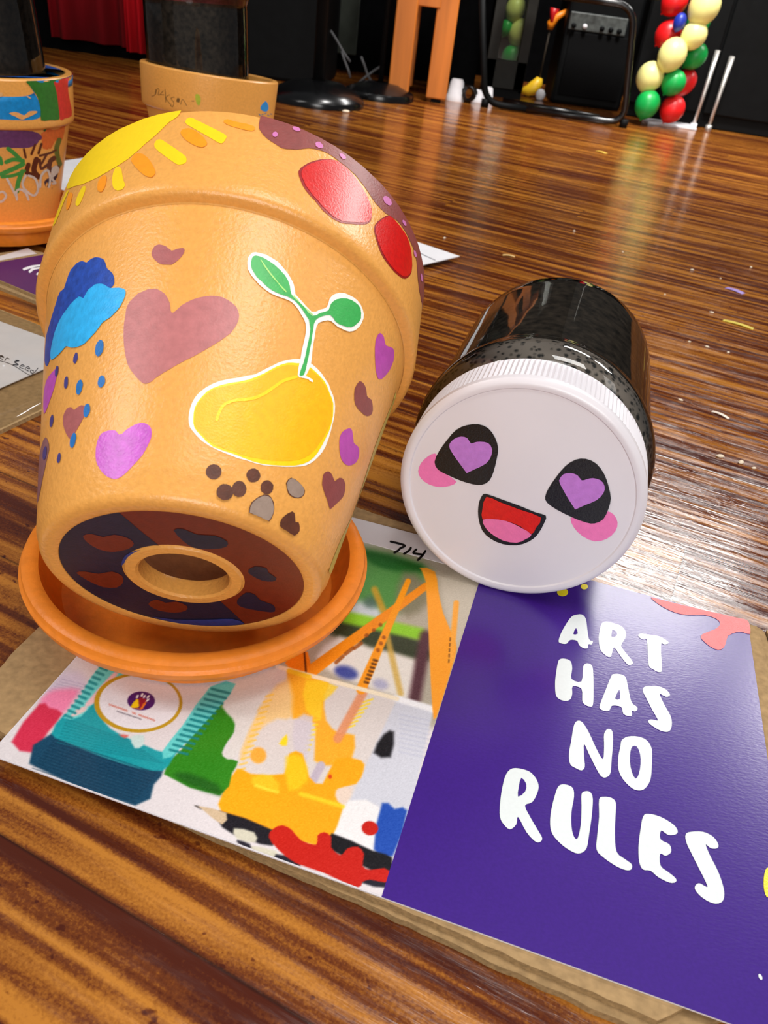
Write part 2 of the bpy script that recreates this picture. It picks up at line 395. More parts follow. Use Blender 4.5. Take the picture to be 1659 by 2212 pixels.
card = thing('printed_card', 'glossy printed card, paint cup photo on the left, ART HAS NO RULES on purple', 'card', (0, 0, 0))
M_GLOSSW = mat('glossy_card_white', (222, 217, 221), 0.32, 0.4, noise=(90, 0.02), bump=(700, 0.06))
M_PURPLE = mat('printed_purple', (60, 26, 126), 0.23, 0.5, noise=(700, 0.07), bump=(330, 0.05, (1, 2.5, 1)))
M_LETTER = mat('printed_pale_letters', (222, 228, 228), 0.23, 0.5, noise=(500, 0.02), bump=(330, 0.05, (1, 2.5, 1)))
M_REDP = mat('printed_red', (192, 30, 20), 0.34, 0.45, noise=(500, 0.05))
M_PHOTO = mat('printed_photo', None, 0.25, 0.4, attr='Col', bump=(700, 0.06))
u0, u1, v0, v1, ud = -0.2168, 0.1600, 0.1893, 0.4550, -0.0180
def vb(u): return 0.1913 - (u - u0) * 0.0125
def UV(u, v, z): return tuple(U * u + V * v + np.array([0, 0, z]))
def rectuv(mb, ua, ub, va, vb, z, m): mb.add([UV(ua, va, z), UV(ub, va, z), UV(ub, vb, z), UV(ua, vb, z)], [(0, 1, 2, 3)], m, False)
mb = MB()
rc = 0.004                         # rounded outer corners
def rounded(u_a, u_b, v_a, v_b, r):
    out = []
    for cx, cy, a0 in ((u_b - r, vb(u_b - r) + r, -90), (u_b - r, v_b - r, 0), (u_a + r, v_b - r, 90), (u_a + r, vb(u_a + r) + r, 180)):
        for k in range(5):
            a = math.radians(a0 + k * 22.5); out.append((cx + r * math.cos(a), cy + r * math.sin(a)))
    return out
poly = [tuple((U * a + V * b)[:2]) for a, b in rounded(u0, u1, v0, v1, rc)]
mb.prism(poly, ZC - 0.0009, ZC, M_GLOSSW); mb.build('card_stock', card)
S_CARD = PlaneS((0, 0, ZC + 0.00005), U, V)
# purple half with lettering
mb = MB()
pu = [(ud, vb(ud)), *[q for q in rounded(u0, u1, v0, v1, rc) if q[0] > 0], (ud, v1)]
pp = [UV(a, b, ZC + 0.0001) for a, b in pu]; mb.add(pp, [tuple(range(len(pp)))], M_PURPLE, False)
C4 = crop(760, 1180, 0.5419); C4b = crop(1250, 1200, 0.2465)
for fn, pts in ((C4, [(888, 276), (915, 273), (932, 290), (938, 330), (945, 372), (960, 380), (955, 393), (943, 392), (940, 408), (922, 408), (905, 395), (897, 378), (870, 375), (855, 390), (832, 388), (824, 378), (835, 345), (858, 305), (875, 283)]),
    (C4b, [(175, 740), (180, 680), (200, 600), (240, 582), (300, 595), (370, 620), (410, 670), (405, 730), (370, 790), (400, 840), (470, 930), (465, 955), (430, 960), (370, 890), (310, 810), (290, 860), (280, 890), (245, 885), (190, 830)]),
    (C4b, [(520, 705), (545, 687), (610, 695), (700, 710), (780, 755), (780, 775), (750, 782), (722, 775), (720, 850), (725, 960), (722, 1020), (690, 1022), (650, 1000), (615, 970), (605, 860), (595, 740), (550, 735)]),
    (C4, [(820, 470), (828, 452), (850, 450), (872, 460), (878, 490), (875, 530), (915, 540), (922, 480), (940, 468), (958, 480), (962, 520), (963, 580), (960, 635), (945, 640), (925, 630), (918, 615), (915, 570), (880, 560), (878, 590), (870, 612), (850, 618), (825, 610), (812, 590), (810, 540), (815, 500)]),
    (C4b, [(285, 1060), (310, 1042), (370, 1045), (410, 1070), (430, 1150), (450, 1250), (470, 1300), (510, 1330), (512, 1355), (490, 1370), (465, 1365), (465, 1405), (440, 1412), (390, 1390), (370, 1330), (290, 1320), (265, 1365), (210, 1360), (180, 1335), (200, 1270), (240, 1170)]),
    (C4b, [(560, 1190), (575, 1155), (620, 1145), (700, 1150), (760, 1175), (797, 1215), (790, 1235), (760, 1240), (710, 1215), (720, 1250), (760, 1330), (800, 1400), (815, 1460), (808, 1520), (780, 1548), (720, 1540), (650, 1500), (610, 1465), (615, 1445), (640, 1440), (690, 1450), (680, 1420), (640, 1350), (600, 1270)]),
    (C4, [(885, 715), (900, 697), (920, 705), (945, 745), (975, 810), (1000, 850), (1005, 800), (1005, 750), (1020, 730), (1038, 740), (1040, 790), (1035, 850), (1030, 905), (1015, 922), (995, 920), (975, 890), (945, 830), (925, 790), (925, 840), (928, 880), (915, 895), (890, 885), (870, 870), (865, 830), (875, 770)]),
    (C4, [(1075, 775), (1100, 760), (1140, 760), (1175, 775), (1195, 810), (1195, 870), (1190, 930), (1170, 965), (1145, 975), (1115, 965), (1080, 930), (1062, 890), (1062, 840), (1070, 800)]),
    (C4, [(615, 910), (640, 887), (680, 890), (715, 905), (740, 940), (742, 975), (720, 1020), (690, 1035), (710, 1080), (745, 1140), (758, 1165), (750, 1180), (730, 1178), (695, 1140), (662, 1080), (655, 1110), (630, 1130), (605, 1110), (590, 1080), (590, 1030), (600, 960)]),
    (C4, [(815, 975), (830, 953), (855, 952), (880, 965), (885, 1000), (875, 1060), (875, 1120), (885, 1160), (900, 1165), (912, 1110), (915, 1040), (915, 990), (930, 978), (950, 982), (960, 1010), (955, 1080), (945, 1150), (935, 1205), (910, 1225), (880, 1220), (835, 1190), (800, 1150), (790, 1110), (795, 1050)]),
    (C4, [(985, 1010), (1005, 1000), (1035, 1005), (1052, 1025), (1050, 1080), (1048, 1150), (1055, 1220), (1090, 1250), (1115, 1270), (1112, 1290), (1090, 1292), (1050, 1275), (1000, 1240), (975, 1210), (978, 1150), (985, 1080)]),
    (C4, [(1160, 1080), (1180, 1068), (1230, 1080), (1280, 1110), (1298, 1135), (1290, 1150), (1260, 1152), (1232, 1135), (1230, 1170), (1265, 1190), (1272, 1220), (1250, 1235), (1228, 1228), (1230, 1275), (1260, 1300), (1290, 1325), (1290, 1340), (1265, 1342), (1220, 1320), (1190, 1295), (1160, 1290), (1145, 1260), (1142, 1200), (1150, 1130)]),
    (C4, [(1330, 1150), (1350, 1140), (1400, 1140), (1440, 1160), (1460, 1190), (1455, 1205), (1430, 1205), (1410, 1190), (1425, 1230), (1460, 1300), (1480, 1360), (1483, 1400), (1470, 1422), (1440, 1425), (1400, 1405), (1370, 1375), (1368, 1355), (1385, 1345), (1415, 1360), (1410, 1340), (1380, 1280), (1350, 1220), (1332, 1180)])):
    decal(mb, S_CARD, fn(pts), M_LETTER, 2, 2, None)
for fn, pts in ((C4, [(893, 328), (900, 350), (882, 352)]), (C4b, [(298, 650), (335, 680), (325, 710), (288, 718), (288, 680)]), (C4b, [(355, 1180), (360, 1260), (318, 1256)]),
    (C4, [(1118, 800), (1135, 800), (1148, 830), (1150, 870), (1143, 910), (1130, 928), (1115, 900), (1108, 860), (1110, 820)]), (C4, [(675, 925), (695, 950), (690, 980), (662, 1000), (665, 960)])):
    decal(mb, S_CARD, fn(pts), M_PURPLE, 3, 1, None)
decal(mb, S_CARD, C4b([(630, 367), (680, 379), (900, 434), (1200, 504), (1400, 551), (1466, 566), (1494, 600), (1503, 690), (1440, 675), (1380, 675), (1310, 705), (1290, 760), (1270, 810), (1220, 830), (1150, 800), (1080, 740), (1070, 705), (1110, 680), (1200, 645), (1240, 600), (1200, 555), (1100, 525), (960, 525), (850, 505), (740, 455), (660, 400)]), paint((214, 62, 66), 0.3, .04, .5), 2, 1, None)
Y1 = paint((236, 214, 30), 0.3, .04, .5)
for c in ((1658, 1907, 9, 32), (1215, 1280, 12, 9), (1262, 1268, 8, 6)): decal(mb, S_CARD, ell(*c), Y1, 2, 0, None)
decal(mb, S_CARD, ell(1642, 2111, 3.5, 7, -25), M_LETTER, 2, 0, None)
mb.build('message_panel', card)
# name strip along the top of the photograph
S_STRIP = PlaneS((0, 0, ZC + 0.0004), U, V)
mb = MB()
vs = 0.4295
for z in (ZC + 0.0004,):
    rectuv(mb, u0 + .001, ud, vs, v1 - .0006, z, M_GLOSSW)
mb.add([UV(u0 + .001, vs, ZC + 0.0004), UV(ud, vs, ZC + 0.0004), UV(ud, vs, ZC), UV(u0 + .001, vs, ZC)], [(3, 2, 1, 0)], M_GLOSSW, False)
INK = paint((14, 12, 14), 0.4, .05)
C3b = crop(740, 1080, 0.1808)
for p in ([(575, 500), (680, 525), (745, 550), (690, 580), (660, 610), (620, 632)], [(815, 575), (790, 610), (735, 645)], [(880, 595), (845, 632), (880, 645), (950, 655)], [(990, 612), (955, 665), (900, 720)]):
    decal(mb, S_STRIP, C3b(stroke(p, 26)), INK, 1, 0, None)
mb.build('name_strip', card)
# photograph half: a dense coloured mesh sampled from soft shapes
def photo_print():
    du = 0.0005; nu = int((ud - u0) / du) + 1; nv = int((vs - v0) / du) + 1
    uu = np.linspace(u0 + 0.0006, ud, nu); vv = np.linspace(v0 + 0.0006, vs, nv)
    A, B = np.meshgrid(uu, np.linspace(0, 1, nv)); B = (vb(A) + .0005) * (1 - B) + vs * B
    P = A.reshape(-1, 1) * U + B.reshape(-1, 1) * V; P[:, 2] = ZC + 0.0001
    q = proj(P); X, Y = q[:, 0], q[:, 1]
    C = np.tile(np.array([218, 210, 212.0]), (len(X), 1))
    def sdf(pts):
        p = np.asarray(pts, float); n = len(p); d = np.full(len(X), 1e9); ins = np.zeros(len(X), bool)
        for i in range(n):
            a, b = p[i], p[(i + 1) % n]; e = b - a; wx, wy = X - a[0], Y - a[1]
            t = np.clip((wx * e[0] + wy * e[1]) / (e @ e + 1e-9), 0, 1); d = np.minimum(d, np.hypot(wx - e[0] * t, wy - e[1] * t))
            c = ((a[1] > Y) != (b[1] > Y)) & (X < (b[0] - a[0]) * (Y - a[1]) / (b[1] - a[1] + 1e-12) + a[0]); ins ^= c
        return np.where(ins, -d, d)
    def mix(al, col): C[:] = C * (1 - al[:, None]) + np.array(col, float) * al[:, None]
    def sm(x, s): return np.clip(0.5 - x / (2 * s), 0, 1) ** 2 * (3 - 2 * np.clip(0.5 - x / (2 * s), 0, 1))
    def shp(fn, pts, col, soft=2, a=1.0, rnd=True): mix(sm(sdf(smooth_loop(fn(pts), 1) if rnd else fn(pts)), soft) * a, col)
    def seg(fn, a, b, w, col, soft=2, al=1.0, w2=None):
        a, b = np.array(fn([a])[0]), np.array(fn([b])[0]); e = b - a; wx, wy = X - a[0], Y - a[1]
        t = np.clip((wx * e[0] + wy * e[1]) / (e @ e), 0, 1); ww = w + ((w2 if w2 is not None else w) - w) * t
        mix(sm(np.hypot(wx - e[0] * t, wy - e[1] * t) - ww / 2, soft) * al, col)
    P2 = crop(0, 1300, 0.3134); P3 = crop(480, 1100, 0.3617); B1 = crop(160, 1420, 0.1567); I = lambda p: p
    # blurred backdrop, upper right
    shp(P3, [(700, 200), (1600, 420), (1300, 1300), (1000, 1180), (300, 960), (500, 700)], (176, 166, 148), 12)
    shp(P3, [(830, 230), (1190, 330), (1230, 420), (1120, 560), (960, 640), (780, 640), (800, 400)], (84, 140, 70), 20)
    shp(P3, [(840, 240), (1190, 330), (1200, 380), (1040, 370), (900, 330)], (38, 100, 38), 8)
    shp(P3, [(1090, 380), (1210, 430), (1230, 560), (1110, 640), (1040, 560)], (128, 122, 96), 14)
    shp(P3, [(760, 560), (900, 560), (960, 640), (900, 690), (760, 660)], (196, 204, 208), 12)
    shp(P3, ell(890, 555, 45, 35), (70, 96, 84), 10, .8)
    shp(P3, [(640, 740), (760, 640), (1200, 790), (1230, 900), (1000, 860), (760, 780)], (52, 62, 40), 10)
    seg(P3, (740, 645), (1180, 745), 26, (140, 200, 44), 7)
    shp(P3, [(1300, 400), (1520, 460), (1420, 800), (1380, 780)], (196, 186, 168), 8)
    shp(P3, [(560, 880), (700, 760), (880, 830), (1150, 900), (1180, 1100), (1080, 1130), (700, 1000)], (226, 219, 210), 8)
    shp(P3, ell(740, 975, 70, 38, 15), (62, 74, 150), 8); shp(P3, ell(945, 1045, 45, 30, 15), (150, 150, 190), 8, .7)
    seg(P3, (1215, 760), (1150, 1130), 26, (84, 50, 56), 9)
    seg(P3, (910, 480), (960, 600), 14, (200, 150, 40), 5, .85); seg(P3, (985, 760), (1065, 1100), 13, (208, 166, 70), 5, .8)
    # translucent cup of yellow paint and its brushes
    shp(P3, [(330, 940), (1050, 1130), (680, 1940), (0, 1810), (0, 1720), (150, 1330)], (214, 204, 200), 3, 1, False)
    shp(P3, [(1050, 1120), (1265, 1185), (1120, 1810), (740, 1790), (900, 1440)], (202, 202, 212), 4, 1, False)
    for k in range(9): seg(P3, (1060, 1225 + k * 28), (1235, 1262 + k * 28), 3, (176, 178, 200), 2.5, .45)
    seg(P3, (1040, 1130), (1260, 1195), 14, (238, 236, 238), 4)
    shp(P3, [(740, 1740), (960, 1790), (900, 2060), (650, 1960)], (232, 228, 228), 4)
    shp(P3, [(965, 1345), (1025, 1330), (1005, 1480), (905, 1455)], (26, 24, 28), 5)
    shp(P3, [(955, 1755), (1030, 1790), (1105, 1800), (1020, 2070), (905, 2030)], (34, 76, 170), 4)
    OR, OR2, YE = (247, 166, 28), (240, 140, 26), (250, 212, 36)
    shp(P3, [(385, 940), (520, 985), (640, 1020), (610, 1110), (620, 1260), (700, 1340), (790, 1350), (770, 1500), (650, 1530), (550, 1500), (555, 1280), (420, 1250), (410, 1120)], OR, 4, .92)
    shp(P3, [(240, 1150), (400, 1010), (420, 1240), (330, 1250), (210, 1330), (130, 1500), (110, 1440)], (240, 196, 120), 6, .8)
    shp(P3, [(500, 1020), (690, 1060), (600, 1150), (590, 1250), (500, 1200)], (250, 206, 40), 4, .8)
    shp(P3, [(150, 1190), (215, 1150), (220, 1200), (160, 1230)], OR, 3)
    shp(P3, ell(215, 1470, 48, 48), (240, 166, 60), 4); shp(P3, [(340, 1400), (385, 1345), (385, 1410)], YE, 3)
    for k in range(14): seg(P3, (90 + k * 13, 1560 - k * 34), (135 + k * 13, 1548 - k * 34), 4, (246, 190, 60), 2, .7)
    for k in range(7): seg(P3, (730 + k * 18, 1310 - k * 26), (790 + k * 18, 1290 - k * 26), 4, YE, 2, .8); seg(P3, (490 + k * 10, 1440 - k * 30), (520 + k * 10, 1436 - k * 30), 4, YE, 2, .8)
    shp(P3, [(430, 1260), (540, 1240), (500, 1500), (430, 1450)], (206, 196, 204), 5, .9)
    seg(P3, (590, 1530), (510, 1680), 18, (190, 176, 190), 3)
    shp(P3, [(0, 1700), (90, 1550), (170, 1580), (370, 1580), (400, 1460), (480, 1460), (520, 1600), (600, 1640), (680, 1490), (830, 1500), (845, 1560), (800, 1640), (690, 1670), (690, 1740), (720, 1790), (640, 1990), (560, 2010), (300, 1920), (0, 1820)], (246, 164, 22), 3)
    shp(P3, [(180, 1600), (300, 1590), (340, 1690), (200, 1660)], (238, 196, 40), 5, .8); shp(P3, [(380, 1480), (480, 1480), (510, 1620), (400, 1680)], (248, 200, 30), 6, .8)
    seg(P3, (470, 1700), (720, 1775), 9, (250, 206, 40), 4, .9); seg(P3, (200, 1650), (330, 1690), 6, (250, 214, 60), 3, .8)
    shp(P3, [(680, 1680), (780, 1660), (740, 1760), (690, 1740)], (228, 206, 190), 4); shp(P3, ell(645, 1597, 11, 14), (210, 70, 20), 2)
    seg(P3, (850, 1080), (690, 1370), 19, (222, 140, 96), 4, .9)
    seg(P3, (1215, 460), (540, 960), 16, OR2, 2, 1, 27); seg(P3, (1110, 430), (830, 1075), 12, (246, 152, 24), 2, 1, 22)
    for a, b in (((945, 690), (946, 692)), ((905, 722), (906, 722)), ((860, 755), (864, 752)), ((965, 765), (966, 766)), ((948, 800), (949, 802)), ((930, 840), (931, 843)), ((830, 800), (790, 830)), ((780, 830), (735, 865)), ((720, 880), (680, 915))): seg(P3, a, b, 8, (150, 70, 14), 2, .8)
    for k in range(7): seg(P3, (905 - k * 9, 900 + k * 22), (925 - k * 9, 905 + k * 22), 5, (80, 40, 12), 2, .85)
    shp(P3, [(1180, 350), (1270, 372), (1290, 480), (1320, 620), (1380, 760), (1400, 830), (1370, 950), (1280, 1240), (1255, 1190), (1235, 800), (1215, 430)], (250, 158, 38), 2)
    seg(P3, (1398, 560), (1368, 900), 12, (246, 166, 60), 2.5)
    for k in range(5): seg(P3, (1362 - k * 2, 770 + k * 32), (1361 - k * 2, 785 + k * 32), 3, (110, 64, 20), 1.5, .9)
    shp(P3, [(385, 900), (510, 850), (515, 985), (395, 940)], (244, 132, 24), 2); seg(P3, (490, 850), (500, 970), 4, (90, 36, 14), 2)
    seg(P3, (330, 940), (1045, 1132), 9, (240, 224, 196), 2); seg(P3, (400, 965), (520, 1000), 10, (248, 196, 40), 3)
    # dark keyboard edge and pencil along the bottom
    shp(P3, [(-20, 1800), (300, 1915), (300, 2010), (140, 1970), (0, 1900)], (26, 26, 34), 3)
    shp(P3, [(655, 1935), (900, 2040), (1015, 2080), (985, 2190), (840, 2130), (700, 2060), (640, 2020)], (24, 22, 26), 3)
    for pts in ([(70, 1905), (190, 1930), (200, 1990), (90, 1970)], [(170, 2010), (320, 2040), (330, 2090), (200, 2060)]): shp(P3, pts, (206, 200, 180), 3)
    for pts in ([(90, 1975), (165, 2000), (165, 2030), (100, 2000)], [(320, 2060), (440, 2090), (460, 2150), (330, 2110)], [(850, 2160), (1000, 2170), (990, 2260), (830, 2230)]): shp(P3, pts, (34, 32, 44), 3)
    shp(P2, [(1335, 1402), (1375, 1408), (1395, 1432), (1370, 1425)], (90, 84, 80), 1.5); shp(P2, [(1375, 1408), (1560, 1455), (1530, 1535), (1400, 1435)], (204, 178, 146), 2)
    # green cup
    shp(P2, [(1540, 690), (1552, 730), (1620, 790), (1612, 900), (1570, 960), (1530, 1040), (1560, 1080), (1640, 1100), (1600, 1180), (1515, 1335), (1130, 1188), (1250, 1020), (1400, 830)], (44, 128, 28), 2.5)
    shp(P2, [(1200, 1190), (1300, 1180), (1500, 1260), (1515, 1335), (1300, 1260)], (26, 84, 26), 8, .8)
    shp(P3, [(120, 1000), (300, 960), (330, 960), (150, 1330), (80, 1480), (10, 1470), (80, 1330), (60, 1250), (0, 1180), (40, 1060)], (214, 208, 204), 4)
    # pink cup
    seg(P2, (330, 560), (520, 560), 50, (212, 200, 218), 14)
    for k in range(6): seg(P2, (430 - k * 18, 535 + k * 16), (600 - k * 18, 575 + k * 16), 2, (168, 150, 186), 2, .5)
    shp(P2, [(270, 710), (330, 625), (420, 600), (545, 605), (500, 690), (425, 775)], (240, 132, 172), 9)
    shp(P2, [(80, 965), (270, 705), (340, 730), (430, 770), (330, 900), (225, 1040)], (206, 46, 76), 4)
    # teal ribbed cup
    shp(P2, [(200, 1115), (360, 905), (450, 960), (700, 1060), (950, 1140), (1125, 1160), (1060, 1260), (930, 1405)], (20, 66, 94), 3.5)
    shp(P2, [(355, 910), (440, 780), (600, 710), (700, 690), (720, 830), (820, 910), (1000, 990), (1140, 1040), (1240, 990), (1190, 1080), (1120, 1165), (950, 1145), (700, 1065), (450, 965)], (22, 152, 162), 3)
    shp(P2, [(690, 440), (850, 500), (690, 640), (560, 790), (440, 800), (560, 640)], (104, 210, 208), 2.5)
    shp(P2, [(770, 500), (830, 470), (690, 660), (610, 720), (590, 700)], (236, 192, 198), 3)
    shp(P2, [(480, 800), (530, 740), (600, 720), (580, 760)], (226, 200, 198), 3)
    shp(P2, [(1450, 585), (1625, 565), (1480, 760), (1180, 1070), (1120, 1030), (1260, 850)], (96, 202, 200), 2)
    for k in range(11): seg(P2, (690 - k * 24, 452 + k * 33), (735 - k * 24, 470 + k * 33), 6, (24, 136, 142), 2.2, .9)
    for k in range(13): seg(P2, (1460 - k * 24, 600 + k * 35), (1580 - k * 24, 630 + k * 35), 5.5, (14, 122, 128), 2, .9)
    for k in range(9): seg(P2, (460 - k * 8, 810 + k * 20), (880 + k * 30, 950 + k * 20), 3, (12, 116, 128), 2.2, .5)
    for k in range(12): seg(P2, (380 - k * 14, 950 + k * 18), (1080 - k * 14, 1180 + k * 18), 2.5, (10, 44, 66), 2, .55)
    shp(P2, [(900, 930), (990, 920), (985, 990), (930, 1010)], (196, 216, 214), 3); shp(P2, [(820, 915), (885, 920), (860, 940)], (214, 100, 92), 3)
    # round badge
    bc, ba, bb = B1([(885, 620)])[0], 95.5, 64.5
    shp(I, ell(bc[0], bc[1] + 1, ba, bb, 0, 40), (188, 148, 34), 1.2, 1, False)
    shp(I, ell(bc[0] + 2, bc[1], ba - 9, bb - 6, 0, 40), (226, 222, 228), 1.2, 1, False)
    shp(B1, ell(925, 600, 192, 130, 0, 40), (72, 22, 104), 1.2, 1, False)
    shp(B1, [(775, 690), (860, 575), (890, 590), (895, 640), (890, 690)], (246, 204, 22), 1.2)
    shp(B1, [(895, 560), (960, 560), (1010, 600), (950, 680), (905, 700), (890, 620)], (150, 24, 50), 1.2)
    shp(B1, [(910, 705), (950, 640), (1000, 610), (960, 690), (920, 722), (800, 690)], (232, 120, 40), 1.2)
    for c in ((872, 540, 14, 28, 25), (937, 518, 16, 30, 20), (970, 540, 14, 26, 30), (1022, 545, 14, 30, 35), (1015, 590, 12, 32, 50)): shp(B1, ell(*c), (240, 236, 238), 1, 1, False)
    for k in range(22):
        if k in (9, 10, 13): continue
        a = (488 + k * 29, 640 + k * 10.2); seg(B1, a, (a[0] + 5 + (k * 7) % 9, a[1] + 24), 2.3, (206, 120, 104), 1.2, .8); seg(B1, (a[0] - 4, a[1] + 12), (a[0] + 16, a[1] + 14), 1.8, (206, 120, 104), 1.2, .6)
    for k in range(17): a = (592 + k * 20, 738 + k * 6.6); seg(B1, a, (a[0] + 12, a[1] + 10 + (k * 5) % 7), 2.0, (96, 90, 104), 1.2, .7)
    # red splash and dot
    C5 = crop(0, 1700, 0.5003)
    shp(C5, [(1160, 215), (1180, 180), (1220, 165), (1260, 185), (1300, 230), (1365, 250), (1370, 210), (1400, 195), (1430, 215), (1430, 260), (1460, 290), (1480, 290), (1500, 265), (1545, 258), (1572, 290), (1565, 340), (1600, 358), (1659, 350), (1690, 375), (1695, 400), (1659, 412), (1600, 400), (1565, 410), (1540, 435), (1400, 372), (1280, 330), (1200, 270)], (192, 30, 20), 1.5)
    shp(C5, ell(1597, 178, 36, 31, 10), (192, 30, 20), 1.5, 1, False)
    C[:] = np.clip(C + rng.normal(0, 4, (len(C), 1)), 2, 250)
    Lc = np.where(C / 255 <= .04045, C / 255 / 12.92, ((C / 255 + .055) / 1.055) ** 2.4)
    me = bpy.data.meshes.new('photo_print')
    idx = np.arange(nu * nv).reshape(nv, nu)
    F = np.stack([idx[:-1, :-1], idx[:-1, 1:], idx[1:, 1:], idx[1:, :-1]], -1).reshape(-1, 4)
    me.vertices.add(len(P)); me.vertices.foreach_set('co', P.astype(np.float32).ravel())
    me.loops.add(F.size); me.loops.foreach_set('vertex_index', F.ravel().astype(np.int32))
    me.polygons.add(len(F)); me.polygons.foreach_set('loop_start', np.arange(0, F.size, 4, dtype=np.int32))
    me.update(calc_edges=True)
    at = me.color_attributes.new('Col', 'FLOAT_COLOR', 'POINT')
    at.data.foreach_set('color', np.concatenate([Lc, np.ones((len(P), 1))], 1).astype(np.float32).ravel())
    me.materials.append(M_PHOTO); o = bpy.data.objects.new('photo_print', me); COL.objects.link(o); o.parent = card
photo_print()

# ------------------------------------------------------------------ terracotta pots
PR0, PS1, PR1, PDC, PRC, PS2, PRT = 0.0702, 0.1514, 0.1052, 0.0035, 0.1122, 0.2157, 0.1160
R_HOLE, R_RING = 0.0225, 0.0292
def pot_parts(root, k=1.0, mclay=M_CLAY, n=160, inner=M_CLAY_RAW_SHADE):
    """body, rim and base of a flower pot; local z runs from the base to the open end"""
    q = lambda pr: [(r * k, z * k) for r, z in pr]
    out = {}
    er = 0.0055
    arc = [(PR0 - er + er * math.sin(a) - 0.0, er - er * math.cos(a)) for a in np.radians([0, 18, 36, 54, 72, 88])]
    body = arc + [(PR0 + (PR1 - PR0) * t + 0.0, PS1 * t) for t in np.linspace(0.06, 1.0, 14)]
    inn = [(PR1 - 0.010, PS1), (PR0 - 0.008, 0.010)]
    b = MB(); b.lathe(q(body), mclay, n); b.lathe(q(inn), inner, n); out['body'] = b
    r = MB()
    rim = [(PR1, PS1 - 0.0005), (PR1 + 0.0005, PS1 + 0.0002), (PRC - 0.0032, PS1 + 0.0008), (PRC - 0.0012, PS1 + 0.0018), (PRC, PS1 + 0.0042), (PRC + 0.0004, PS1 + 0.010)] + \
          [(PRC + (PRT - PRC) * t, PS1 + PDC + (PS2 - PS1 - PDC) * t) for t in (0.3, 0.6, 0.9)] + \
          [(PRT - 0.0004, PS2 - 0.002), (PRT - 0.002, PS2), (PRT - 0.009, PS2 + 0.0004), (PRT - 0.0115, PS2 - 0.002), (PRT - 0.013, PS2 - 0.02), (PR1 - 0.010, PS1)]
    r.lathe(q(rim), mclay, n); out['rim'] = r
    d = MB()
    base = [(PR0 - er, 0.0), (0.0615, 0.0), (0.0600, 0.0006), (0.0598, 0.0012), (R_RING + .0006, 0.0012), (R_RING, 0.0007), (R_RING - 0.0006, 0.0), (R_HOLE + 0.0012, 0.0), (R_HOLE, 0.0012), (R_HOLE - 0.0006, 0.008), (R_HOLE, 0.010), (PR0 - 0.008, 0.010)]
    d.lathe(q(base), mclay, n); out['base'] = d
    return out
def saucer_mesh(k=1.0, n=160):
    b = MB(); P = [(0, 0.0), (0.079, 0.0), (0.0823, 0.0012), (0.0865, 0.016), (0.0905, 0.0185), (0.0960, 0.0195), (0.0996, 0.0215), (0.1012, 0.0250), (0.1016, 0.0275), (0.1003, 0.0288), (0.1000, 0.0292), (0.0995, 0.0320), (0.0975, 0.0335), (0.0930, 0.0337), (0.0905, 0.0325), (0.0890, 0.0290), (0.0850, 0.0110), (0.0810, 0.0070), (0, 0.0062)]
    b.lathe([(r * k, z * k) for r, z in P], M_CLAY_DEEP, n); return b

# saucer under the big pot
SX, SY = -0.10705, 0.37235
o = saucer_mesh().build('saucer', None, (SX, SY, ZC + 0.0005)); tag(o, 'orange terracotta saucer on the printed card, holding the tipped painted pot', 'saucer', None)

# the big painted pot, tipped back over the saucer with its base towards us
az, el = -0.0741, 0.3954
AX = np.array([math.sin(az) * math.cos(el), math.cos(az) * math.cos(el), math.sin(el)])
RP = frame_from_axis(AX); OP = Vector((-0.0946, 0.2981, 0.0800))
pot = thing('flower_pot', 'big tipped terracotta pot painted with sun, cloud, hearts and a sprouting bean', 'flower pot', OP, RP, 'painted terracotta pots')
MP = Matrix.Translation(OP) @ RP.to_4x4()
pm = pot_parts(pot)
S_BODY = ConeS(MP, [(0.003, PR0 + .0002), (PS1 * .06, PR0 + (PR1 - PR0) * .06), (PS1, PR1)])
S_RIM = ConeS(MP, [(PS1 + .004, PRC), (PS1 + .010, PRC + .0004), (PS1 + PDC + (PS2 - PS1 - PDC) * .3, PRC + (PRT - PRC) * .3), (PS2 - .001, PRT)])
S_BASE = PlaneS(np.array(OP) + AX * 0.0012, np.array(RP.col[0]), -np.array(RP.col[1]), MP.inverted())
Z3 = crop(0, 220, .3014); Z4 = crop(480, 220, .3014); Z5 = crop(40, 520, .3014); Z6 = crop(400, 520, .3014); Z7 = crop(40, 1040, .4822); Z6b = crop(640, 560, .2893)
YEL, ORA = paint((250, 210, 16), .4, .03), paint((252, 152, 20), .42, .05)
MAUVE, MAUVE_D, PINK = paint((168, 94, 94), .4, .09), paint((138, 66, 62), .4, .1), paint((196, 82, 194), .34, .12, .6)
r = pm['rim']
decal(r, S_RIM, Z3([(480, 625), (505, 540), (580, 410), (700, 285), (880, 165), (1080, 85), (1240, 55), (1290, 62), (1275, 110), (1215, 150), (1130, 230), (1050, 300), (960, 380), (880, 440), (800, 490), (700, 545), (600, 590), (530, 608)]), YEL)
for p in ([(1345, 122), (1380, 120), (1470, 165), (1610, 235), (1622, 265), (1600, 295), (1570, 297), (1480, 245), (1340, 165), (1333, 140)], [(1115, 290), (1150, 272), (1200, 300), (1300, 370), (1335, 400), (1335, 435), (1300, 455), (1265, 450), (1180, 390), (1110, 330)], [(830, 475), (860, 470), (875, 500), (885, 560), (900, 600), (880, 630), (845, 638), (815, 620), (805, 550)], [(600, 607), (618, 615), (600, 680), (570, 740), (548, 745), (545, 720), (570, 650)], [(476, 650), (495, 640), (460, 720), (400, 870), (380, 885), (420, 770)]):
    decal(r, S_RIM, Z3(p), YEL, 1)
